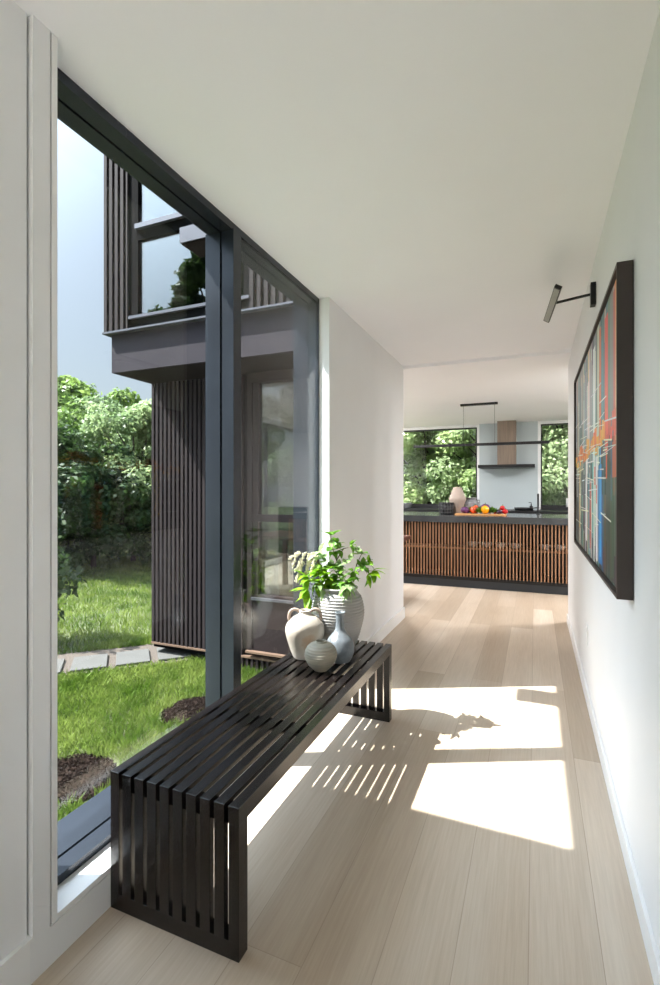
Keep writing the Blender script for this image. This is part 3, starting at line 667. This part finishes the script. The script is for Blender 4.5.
fx, fy = .04, 7.62
fc = thing('kitchen_faucet', 'slim black faucet standing on the island', 'faucet', (fx, fy, .952))
MB().tube([(fx, fy, .952), (fx, fy, .965)], .024, 14).build('base', M['black'], fc)
MB().tube([(fx, fy, .96), (fx, fy, 1.215), (fx, fy-.015, 1.232), (fx, fy-.04, 1.238), (fx, fy-.2, 1.238), (fx, fy-.215, 1.23), (fx, fy-.217, 1.20)], .013, 12).build('spout', M['black'], fc)
MB().tube([(fx+.01, fy, 1.0), (fx+.05, fy, 1.03)], .006, 8).build('lever', M['black'], fc)
sd = thing('soap_dispenser', 'small black soap dispenser on the back worktop', 'dispenser', (-.06, 9.12, .945))
MB().lathe((-.06, 9.12, .945), [(0, 0), (.03, 0), (.03, .07), (.012, .085), (.007, .12), (0, .12)], 16).build('bottle', M['black'], sd)
MB().tube([(-.06, 9.12, 1.06), (-.06, 9.12, 1.085), (-.1, 9.1, 1.085)], .006, 8).build('pump', M['black'], sd)
ktl = thing('cast_iron_pan', 'black low pan on the cooktop under the hood', 'pan', (-.2, 9.16, .945))
MB().lathe((-.2, 9.16, .945), [(0, 0), (.12, 0), (.14, .05), (.134, .05), (.116, .008), (0, .008)], 24).build('pan_body', M['black'], ktl)
MB().tube([(-.08, 9.12, .985), (.06, 9.04, 1.0)], .01, 8).build('handle', M['black'], ktl)

IZ = .952
# black gridded basket
k0 = (-1.175, 7.12, IZ)
cn = thing('black_basket', 'black gridded round basket beside the tall beige vase on the island', 'basket', k0)
MB().lathe(k0, [(0, 0), (.085, 0), (.094, .02), (.097, .17), (.09, .17), (.086, .02), (0, .02)], 30).build('body', M['black'], cn)
gb = MB()
for z in (.03, .075, .12, .165): gb.tube([(k0[0]+.1*math.cos(q), k0[1]+.1*math.sin(q), IZ+z) for q in [2*PI*i/24 for i in range(25)]], .006, 6, False)
for i in range(16):
    q = 2*PI*i/16; gb.tube([(k0[0]+.1*math.cos(q), k0[1]+.1*math.sin(q), IZ+.01), (k0[0]+.1*math.cos(q), k0[1]+.1*math.sin(q), IZ+.17)], .005, 6)
gb.build('grid_ribs', M['gridm'], cn)
k0 = (-1.035, 7.25, IZ)
bv = thing('beige_ribbed_vase', 'tall beige ribbed vase with angular shoulders on the island', 'vase', k0)
pr = [(0, 0), (.072, 0), (.076, .01)] + [(.076+.044*i/10+(.005 if i % 2 else 0), .01+.21*i/10) for i in range(1, 11)] + [(.120-.068*i/10+(.005 if i % 2 else 0), .22+.17*i/10) for i in range(1, 11)] + [(.046, .39), (.04, .36), (0, .3)]
MB().lathe(k0, pr, 36).build('body', M['beige'], bv)
k0 = (-.85, 7.32, IZ)
gj = thing('grey_jar', 'squat mottled dark grey jar behind the vegetable board', 'jar', k0)
MB().lathe(k0, profile([(0, 0), (.07, 0), (.1, .03), (.125, .1), (.115, .165), (.075, .2), (.07, .215), (.085, .235), (.075, .235), (.06, .21), (0, .15)], 6), 32).build('body', M['greyjar'], gj)
for sg in (-1, 1): MB().tube([(k0[0]+sg*.078, k0[1], IZ+.2), (k0[0]+sg*.115, k0[1], IZ+.2), (k0[0]+sg*.118, k0[1], IZ+.165)], .008, 8).build('lug', M['greyjar'], gj)
sb_ = thing('serving_board', 'light wooden serving board piled with vegetables on the island', 'board', (-.67, 7.05, IZ))
MB().box(-1.03, -.36, 6.93, 7.17, IZ, IZ+.02).build('board_top', M['board'], sb_, .004)
MB().box(-1.035, -1.03, 7.0, 7.1, IZ+.004, IZ+.016).build('grip', M['walnut'], sb_)
bz = IZ+.02
def veg(name, label, cat, c, r, mat, stem=None, grp=None, sq=1.0, lobes=0):
    o = thing(name, label, cat, (c[0], c[1], bz+c[2]), grp)
    fn = (lambda x, y, z: (x*(1+.08*math.cos(lobes*math.atan2(y, x))), y*(1+.08*math.cos(lobes*math.atan2(y, x))), z)) if lobes else None
    prof = [(r*math.sin(PI*i/10), r*sq-r*sq*math.cos(PI*i/10)) for i in range(11)]
    MB().lathe((c[0], c[1], bz+c[2]), prof, 20, fn).build('body', mat, o)
    if stem: MB().tube([(c[0], c[1], bz+c[2]+2*r*sq-.004), (c[0]+.006, c[1], bz+c[2]+2*r*sq+.018)], [.006, .004], 6).build('stem', stem, o)
    return o
def salad(name, label, c, r, n=26, mat=None):
    o = thing(name, label, 'lettuce', (c[0], c[1], bz+c[2]), 'salad heads on the board'); mb = MB()
    for i in range(n):
        q = random.random()*2*PI; e = random.uniform(.1, 1.3)
        d = Vector((math.cos(q)*math.cos(e), math.sin(q)*math.cos(e), math.sin(e)))
        leaf(mb, Vector((c[0], c[1], bz+c[2]+.01)), d, (0,0,1), r*random.uniform(.8, 1.2), r*.7, -.2, .2, 4)
    mb.build('leaves', mat or M['lettuce'], o); mb2 = MB().lathe((c[0], c[1], bz+c[2]), [(0,0),(.02,0),(.02,.02),(0,.025)], 10); mb2.build('core', M['porcelain'], o)
veg('red_cabbage', 'purple cabbage at the vase end of the vegetable board', 'cabbage', (-.90, 7.03, 0), .06, M['cabbage'], M['lettuce'], 'cabbages on the board', .8)
veg('red_cabbage', 'purple cabbage at the back middle of the vegetable board', 'cabbage', (-.64, 7.12, 0), .075, M['cabbage'], M['lettuce'], 'cabbages on the board', .9)
veg('orange_pepper', 'orange-red pepper next to the purple cabbage', 'pepper', (-.785, 7.03, 0), .045, M['pepper2'], M['lettuce'], 'peppers on the board', 1.1, 4)
veg('orange_pepper', 'orange-red pepper standing behind the other orange pepper', 'pepper', (-.77, 7.13, 0), .045, M['pepper2'], M['lettuce'], 'peppers on the board', 1.3, 4)
veg('yellow_pepper', 'bright yellow pepper in the middle of the vegetable board', 'pepper', (-.63, 7.0, .0), .05, M['pepper'], M['lettuce'], 'peppers on the board', 1.15, 4)
veg('tomato', 'red tomato, nearest to the faucet end of the board', 'tomato', (-.375, 7.08, .0), .038, M['tomato'], M['lettuce'], 'tomatoes on the board', .9)
veg('tomato', 'red tomato between the other tomatoes on the board', 'tomato', (-.45, 7.11, .0), .036, M['tomato'], M['lettuce'], 'tomatoes on the board', .9)
veg('tomato', 'red tomato behind the salad greens on the board', 'tomato', (-.515, 7.13, .0), .036, M['tomato'], M['lettuce'], 'tomatoes on the board', .9)
veg('tomato', 'red tomato resting on top of two other tomatoes', 'tomato', (-.412, 7.10, .052), .034, M['tomato'], M['lettuce'], 'tomatoes on the board', .9)
veg('aubergine', 'dark aubergine lying at the front of the board by the tomatoes', 'aubergine', (-.445, 6.99, 0), .04, M['aubergine'], M['lettuce'], None, .8)
salad('salad_head', 'green salad head between the peppers on the board', (-.71, 7.02, 0), .085)
salad('salad_head', 'green salad head beside the dark aubergine', (-.535, 7.02, 0), .085)
salad('salad_head', 'green salad head at the back behind the cabbage on the board', (-.84, 7.12, 0), .08)

tb = thing('dining_table', 'reddish wood dining table just showing past the hall corner', 'table', (-2.3, 5.62, 0))
MB().box(-3.3, -1.43, 5.25, 6.05, .69, .735).build('tabletop', M['tablew'], tb, .004)
for x in (-3.2, -2.1):
    for y in (5.32, 5.95): MB().box(x, x+.06, y, y+.06, 0, .685).build('leg', M['tablew'], tb)
cu = thing('white_candle', 'white pillar candle on the sill of the right kitchen window', 'candle', (.53, 9.49, WB_+.002))
MB().lathe((.53, 9.49, WB_+.002), [(0, 0), (.032, 0), (.032, .15), (.027, .155), (0, .148)], 18).build('wax', M['porcelain'], cu)
MB().tube([(.53, 9.49, WB_+.15), (.53, 9.49, WB_+.165)], .002, 6).build('wick', M['black'], cu)
gb_ = thing('stone_bowl', 'grey stone bowl on the back worktop under the left window', 'bowl', (-2.28, 9.2, .945))
MB().lathe((-2.28, 9.2, .945), profile([(0, 0), (.06, 0), (.1, .03), (.13, .1), (.122, .1), (.09, .04), (0, .025)], 5), 26).build('body', M['greyjar'], gb_)

# ------------------------------------------------------------------ garden
struct('lawn_ground', MB().add([(-70,-40,GZ),(40,-40,GZ),(40,70,GZ),(-70,70,GZ)], [(0,1,2,3)]), pm('lawn_turf', srgb(56,66,32), .9, 0, .3, 1.2, rgb2=srgb(84,92,50)))
gm = leafmat('grass_blade', srgb(70,96,28), srgb(124,140,68), .4, 2.6)
def arr_link(name, V, F, m, **kw):
    """V (n,3), F (k,4) numpy arrays -> one mesh object"""
    me = D.meshes.new(name)
    me.vertices.add(len(V)); me.vertices.foreach_set('co', V.astype(np.float32).ravel())
    k = F.shape[1]
    me.loops.add(F.size); me.loops.foreach_set('vertex_index', F.astype(np.int32).ravel())
    me.polygons.add(len(F)); me.polygons.foreach_set('loop_start', np.arange(0, F.size, k, dtype=np.int32))
    me.polygons.foreach_set('loop_total', np.full(len(F), k, dtype=np.int32))
    me.update(); me.validate(); me.materials.append(m)
    o = D.objects.new(name, me); COL.objects.link(o)
    if kw.get('parent'): o.parent = kw['parent']
    return o
# path: a row of slabs in gravel running diagonally
pa, pdir = Vector((-6.183, 2.355, 0)), Vector((.7071, .7071, 0)); pn = Vector((-.7071, .7071, 0))
PWID = .70
def onpath(P, pad=0.0):
    q = (P[:,0]-pa.x)*pn.x + (P[:,1]-pa.y)*pn.y
    return (q > -.05-pad) & (q < PWID+pad)
MUL = [(-3.0, 2.42, .36, .31), (-2.9, 3.62, .22, .28)]
def onmulch(P):
    r = np.zeros(len(P), bool)
    for x, y, a, b in MUL: r |= ((P[:,0]-x)/a)**2 + ((P[:,1]-y)/b)**2 < 1 + .25*np.sin(P[:,0]*17+P[:,1]*23)
    return r
def grass(n, x0, x1, y0, y1, h, w):
    P = np.stack([RNG.uniform(x0, x1, n), RNG.uniform(y0, y1, n)], 1)
    keep = ~onpath(P, .03) & ~onmulch(P) & (P[:,0]*-1.38 < 0+99) & ~((P[:,0] > -4.0) & (P[:,1] > 4.95)) & (P[:,0] < -2.2)
    P = P[keep]; n = len(P)
    a = RNG.uniform(0, 2*PI, n); hh = h*RNG.uniform(.5, 1.25, n); ww = w*RNG.uniform(.7, 1.3, n)
    le = RNG.uniform(0, .8, n)*hh; la = RNG.uniform(0, 2*PI, n)
    bx = np.cos(a)*ww; by = np.sin(a)*ww
    tx = np.cos(la)*le; ty = np.sin(la)*le; z0 = np.full(n, GZ)
    v0 = np.stack([P[:,0]-bx, P[:,1]-by, z0], 1); v1 = np.stack([P[:,0]+bx, P[:,1]+by, z0], 1)
    v2 = np.stack([P[:,0]+bx*.6+tx*.4, P[:,1]+by*.6+ty*.4, GZ+hh*.6], 1); v3 = np.stack([P[:,0]+tx, P[:,1]+ty, GZ+hh], 1)
    return np.stack([v0, v1, v2, v3], 1).reshape(-1, 3)
V = np.concatenate([grass(90000, -5.2, -1.6, .9, 5.2, .075, .0035), grass(70000, -12, -4, 2.5, 13, .09, .008)])
o = arr_link('grass', V, np.arange(len(V)).reshape(-1, 4), gm); tag(o, 'short green lawn grass outside the tall window', 'grass', kind='stuff')
g0 = pa - pn*.07; g1 = pa + pn*(PWID+.07)
e0 = g0+pdir*4.8; e1 = g1+pdir*4.8; s0_ = g0-pdir*3; s1_ = g1-pdir*3
tag(link('gravel', [(s0_.x, s0_.y, GZ+.012), (e0.x, e0.y, GZ+.012), (e1.x, e1.y, GZ+.012), (s1_.x, s1_.y, GZ+.012)], [(0,1,2,3)], M['gravel']), 'tan pea gravel between the paving slabs of the path', 'gravel', kind='stuff')
ords = ['first', 'second', 'third', 'fourth', 'fifth', 'sixth', 'seventh', 'eighth', 'ninth', 'tenth', 'eleventh']
base = None
for i in range(9):
    c = pa + pdir*(.44+i*.462) + pn*.25
    if base is None:
        mb = MB().obox((c.x, c.y, GZ+.02), pdir*.185, pn*.235, (0,0,.02)); base = mb.build('paving_slab', M['stone'], None, .006); o = base
    else:
        o = base.copy(); COL.objects.link(o); o.location = base.location + pdir*(.462*i)
    tag(o, 'pale square paving slab in the gravel path, %s counted towards the wing' % ords[i], 'slab', 'paving slabs of the garden path')
tag(link('bounce_gravel', [(-2.22, -5, GZ+.015), (XE, -5, GZ+.015), (XE, 4.4, GZ+.015), (-2.22, 4.4, GZ+.015)], [(0,1,2,3)], M['paleg']), 'strip of pale gravel added along the hall wall to bounce sunlight inside', 'gravel', kind='stuff')  # pale strip added out of view, bounces sun onto the hall ceiling
# mulch patches with bark chips
for (x, y, a, b), lb in zip(MUL, ('patch of dark bark mulch in the grass by the bench end of the window', 'patch of dark bark mulch in the grass below the mullion')):
    mb = MB(); n = 26
    ringp = [(x+a*math.cos(q)*(1+.12*math.sin(5*q)), y+b*math.sin(q)*(1+.1*math.cos(4*q)), GZ+.012) for q in [2*PI*k/n for k in range(n)]]
    mb.add(ringp+[(x, y, GZ+.05)], [(k, (k+1) % n, n) for k in range(n)])
    for k in range(900):
        q = random.random()*2*PI; rad = random.random()**.5
        c = Vector((x+a*rad*math.cos(q), y+b*rad*math.sin(q), GZ+.02+.04*(1-rad)))
        d = rv().normalized(); e = d.cross(rv()).normalized(); f_ = d.cross(e)
        mb.obox(c, d*random.uniform(.008, .02), e*random.uniform(.003, .008), f_*.002)
    tag(mb.build('mulch', M['mulch'], None), lb, 'mulch', kind='stuff')

def leafcloud(clumps, size, seed):
    rg = np.random.default_rng(seed); out = []
    for cx_, cy_, cz_, rx_, ry_, rz_, n in clumps:
        d = rg.normal(size=(n, 3)); d /= np.linalg.norm(d, axis=1)[:,None]
        bump = 1 + .16*np.sin(d[:,0]*7+seed)*np.sin(d[:,1]*6+cx_)*np.sin(d[:,2]*7+cy_) + .1*np.sin(d[:,0]*15+d[:,2]*13)
        r = (rg.uniform(0, 1, n)**.33)*bump; r = np.where(rg.random(n) < .65, .72*bump+.28*bump*rg.random(n), r)
        P = np.array([cx_, cy_, cz_]) + d*r[:,None]*np.array([rx_, ry_, rz_])
        nr = d*.8 + rg.normal(size=(n, 3))*.6 + np.array([0, 0, .5]); nr /= np.linalg.norm(nr, axis=1)[:,None]
        t = rg.normal(size=(n, 3)); t -= nr*np.sum(t*nr, 1)[:,None]; t /= np.linalg.norm(t, axis=1)[:,None]
        b = np.cross(nr, t); s = (size*rg.uniform(.6, 1.3, n))[:,None]
        v0 = P - t*s*.5; v1 = P + b*s*.3 + nr*s*.08; v2 = P + t*s*.6 - nr*s*.1; v3 = P - b*s*.3 + nr*s*.08
        out.append(np.stack([v0, v1, v2, v3], 1).reshape(-1, 3))
    return np.concatenate(out)
def tree(name, label, cat, x, y, clumps, size, mat, trunk=.15, grp=None, seed=1, top=None):
    """clumps relative to (x, y, ground)"""
    r = thing(name, label, cat, (x, y, GZ), grp)
    top = top or max(c[2] for c in clumps)
    rn = random.Random(seed); tb_ = MB()
    tb_.tube([(x, y, GZ-.02), (x+.05, y, GZ+top*.3), (x-.05, y+.08, GZ+top*.65), (x, y, GZ+top*.95)], [trunk, trunk*.8, trunk*.55, trunk*.15], 8)
    for c in clumps[:16]:
        z0_ = max(.25*top, c[2]*.55)
        tb_.tube([(x, y+.03, GZ+z0_), (x+c[0]*.5+rn.uniform(-.15, .15), y+c[1]*.5, GZ+z0_+(c[2]-z0_)*.6), (x+c[0], y+c[1], GZ+c[2])], [trunk*.42, trunk*.3, trunk*.06], 6)
    tb_.build('trunk', M['bark'], r)
    V = leafcloud([(c[0], c[1], c[2], c[3], c[4], c[5], c[6]) for c in clumps], size, seed)
    o = arr_link('crown', V, np.arange(len(V)).reshape(-1, 4), mat, parent=r)
    return r
def dirp(u, d):
    """a compass bearing from the hall and a distance -> garden point (used for tree planting only)"""
    return math.sin(u)*d, math.cos(u)*d
def clump_set(R, Hh, n, seed, dens=1.0, low=.25, k=1.0):
    rn = random.Random(seed); cl = []
    for i in range(n):
        q = 2*PI*i/n*1.618*2 + rn.random(); h = low + (1-low)*(i+.5)/n
        rad = R*(.62*math.sin(PI*min(1, .25+.75*(1-h)+.12)))
        s = R*k*rn.uniform(.34, .5)
        cl.append((math.cos(q)*rad, math.sin(q)*rad, Hh*h*.92, s, s, s*rn.uniform(.7, .95), int(dens*1900)))
    return cl
# left of the wing: tall trees behind, shrubs in front
def airy(R, Hh, n, seed, per, low=.2, k=.5):
    """crown of many small leaf clumps inside a rounded envelope"""
    rn = random.Random(seed); cl = []
    for i in range(n):
        h = rn.random(); q = rn.random()*2*PI; env = R*math.sin(PI*min(.98, .22+.76*h*.95))**.7
        rad = env*rn.random()**.45; s_ = R*k*rn.uniform(.3, .55)
        cl.append((math.cos(q)*rad, math.sin(q)*rad, Hh*(low+(1-low)*h)*.93, s_, s_, s_*rn.uniform(.5, .8), per))
    return cl
TR = [  # bearing deg, distance, radius, height, kind, label
    (-52.0, 27, 5.0, 9.2, 1, 'tall leafy tree with open crown above the far end of the lawn'),
    (-46.0, 25, 4.2, 7.4, 2, 'soft grey-green tree beside the wing corner'),
    (-58.0, 26, 4.5, 8.6, 0, 'deep green tree at the edge of the window view'),
    (-42.0, 28, 4.6, 7.0, 0, 'deep green tree hidden mostly behind the slatted wing'),
]
for i, (bd, d, R, Hh, k, lb) in enumerate(TR):
    x, y = dirp(math.radians(bd), d)
    tree('broadleaf_tree', lb, 'tree', x, y, airy(R, Hh*.86, 60, 20+i, 420, .22), .27, T_mats[k], .22, 'trees beyond the lawn', 30+i)
SH = [(-53.0, 13.5, 1.9, 3.6, 3, 'dark dense shrub by the window edge at the back of the lawn'), (-48.5, 14.0, 1.8, 3.2, 3, 'dark dense shrub in the middle of the lawn border'), (-44.6, 14.8, 1.9, 4.6, 2, 'tall pale green shrub next to the slatted wing corner'),
      (-51.2, 15.6, 2.0, 4.4, 1, 'fresh green bush rising behind the dark shrubs'), (-57.0, 14.5, 2.0, 3.8, 0, 'green shrub at the far side of the lawn border'), (-40.5, 15.0, 1.8, 3.2, 3, 'dark shrub hidden behind the wing corner')]
for i, (bd, d, R, Hh, k, lb) in enumerate(SH):
    x, y = dirp(math.radians(bd), d)
    tree('garden_shrub', lb, 'shrub', x, y, airy(R, Hh, 46, 50+i, 420, .08, .6), .13, T_mats[k], .07, 'shrubs along the back of the lawn', 60+i)
x, y = dirp(math.radians(-54.6), 7.4)
tree('small_maple', 'small dark-leaved tree standing nearest on the lawn beyond the glass', 'tree', x, y, [(-.2,.1,1.15,.5,.5,.35,500), (.1,.2,.85,.45,.45,.3,420), (-.3,-.1,.65,.45,.4,.3,350), (.0,0,1.5,.35,.35,.3,260), (.18,.05,.45,.3,.3,.2,220)], .10, T_mats[3], .035, None, 71)
# reflected in the upper window of the wing: a tree on the near lawn
tree('broadleaf_tree', 'tree on the near lawn mirrored in the upper window of the wing', 'tree', -11.3, -8.2, airy(2.7, 13.0, 70, 81, 300, .3), .28, T_mats[0], .22, 'trees beyond the lawn', 82)
tree('broadleaf_tree', 'tree on the near lawn farther from the wing', 'tree', -17.5, -12.0, airy(3.5, 9.0, 50, 83, 250, .25), .3, T_mats[0], .22, 'trees beyond the lawn', 84)
# beyond the kitchen windows
KT = [(-4.3, 13.2, 1.9, 5.6, 1), (-2.6, 12.9, 1.8, 5.2, 1), (-.8, 13.2, 1.9, 5.6, 2), (.9, 12.9, 1.8, 5.2, 2), (2.8, 13.4, 2.0, 5.4, 1), (-6.6, 15, 2.6, 6.4, 0), (-3.6, 16.5, 3.0, 8.2, 1), (.4, 16.8, 3.0, 8.2, 1), (4.4, 17.5, 3.2, 7.8, 0)]
KL = ['bright green tree filling the left part of the left kitchen window', 'bright green tree in the middle of the left kitchen window', 'soft green tree behind the pale backsplash', 'bright green tree filling the right kitchen window',
      'deep green tree at the far side of the right kitchen window', 'tall deep green tree out beyond the wing end', 'tall dark tree behind the bright ones in the left kitchen window', 'tall dark tree behind the backsplash wall', 'tall dark tree behind the right kitchen window']
for i, ((x, y, R, Hh, k), lb) in enumerate(zip(KT, KL)):
    tree('woodland_tree', lb, 'tree', x, y, airy(R, Hh, 80, 100+i, 420, .06, .55), .11, K_mats[k], .07, 'trees outside the kitchen windows', 120+i)

# ------------------------------------------------------------------ light
sc_ = bpy.context.scene
w = D.worlds.new('sky'); sc_.world = w; w.use_nodes = True
nt = w.node_tree; nt.nodes.clear()
wo = nt.nodes.new('ShaderNodeOutputWorld'); bg = nt.nodes.new('ShaderNodeBackground'); sky = nt.nodes.new('ShaderNodeTexSky')
sky.sky_type = 'NISHITA'; sky.sun_disc = False; sky.sun_elevation = math.radians(53.7); sky.sun_rotation = math.radians(245); sky.air_density = 1.2; sky.dust_density = 3.0; sky.ozone_density = 1.0
SKY, AUR, HAZE = .05, 9.7, .28
bg.inputs['Strength'].default_value = SKY
# hazy bright sky around the sun
tcw = nt.nodes.new('ShaderNodeTexCoord'); dp = nt.nodes.new('ShaderNodeVectorMath'); dp.operation = 'DOT_PRODUCT'; dp.inputs[1].default_value = Vector((-1, -.465, 1.5)).normalized()
nt.links.new(tcw.outputs['Generated'], dp.inputs[0])
mx_ = nt.nodes.new('ShaderNodeMath'); mx_.operation = 'MAXIMUM'; mx_.inputs[1].default_value = 0; nt.links.new(dp.outputs['Value'], mx_.inputs[0])
pw_ = nt.nodes.new('ShaderNodeMath'); pw_.operation = 'POWER'; pw_.inputs[1].default_value = 7.0; nt.links.new(mx_.outputs[0], pw_.inputs[0])
ml_ = nt.nodes.new('ShaderNodeMath'); ml_.operation = 'MULTIPLY'; ml_.inputs[1].default_value = AUR; nt.links.new(pw_.outputs[0], ml_.inputs[0])
bg2 = nt.nodes.new('ShaderNodeBackground'); bg2.inputs['Color'].default_value = (.68, .83, 1, 1); nt.links.new(ml_.outputs[0], bg2.inputs['Strength'])
bg3 = nt.nodes.new('ShaderNodeBackground'); bg3.inputs['Color'].default_value = (.80, .90, 1, 1); bg3.inputs['Strength'].default_value = HAZE
ad2 = nt.nodes.new('ShaderNodeAddShader'); ad = nt.nodes.new('ShaderNodeAddShader'); nt.links.new(sky.outputs[0], bg.inputs[0]); nt.links.new(bg.outputs[0], ad.inputs[0]); nt.links.new(bg2.outputs[0], ad.inputs[1]); nt.links.new(ad.outputs[0], ad2.inputs[0]); nt.links.new(bg3.outputs[0], ad2.inputs[1]); nt.links.new(ad2.outputs[0], wo.inputs[0])
sl = D.lights.new('sun', 'SUN'); sl.energy = 14.0; sl.angle = math.radians(.53); sl.color = (1, .975, .95)
so = D.objects.new('sun', sl); COL.objects.link(so)
so.rotation_euler = Vector((1, .465, -1.5)).to_track_quat('-Z', 'Y').to_euler()
so.location = (-12, -6, 20)

# ------------------------------------------------------------------ camera
cam = D.cameras.new('camera'); co = D.objects.new('camera', cam); COL.objects.link(co)
co.location = (0, 0, 1.30); co.rotation_euler = (PI/2, 0, math.atan(205/490))
cam.sensor_fit = 'VERTICAL'; cam.sensor_height = 36; cam.lens = 490/985*36; cam.shift_y = -2.5/985; cam.clip_start = .02; cam.clip_end = 300
sc_.camera = co
sc_.view_settings.view_transform = 'Standard'; sc_.view_settings.look = 'None'; sc_.view_settings.exposure = 0.68; sc_.view_settings.gamma = 1; sc_.view_settings.use_curve_mapping = False
sc_.cycles.max_bounces = 12; sc_.cycles.diffuse_bounces = 6; sc_.cycles.glossy_bounces = 4; sc_.cycles.transparent_max_bounces = 16; sc_.cycles.use_denoising = True
sc_.cycles.sample_clamp_indirect = 8
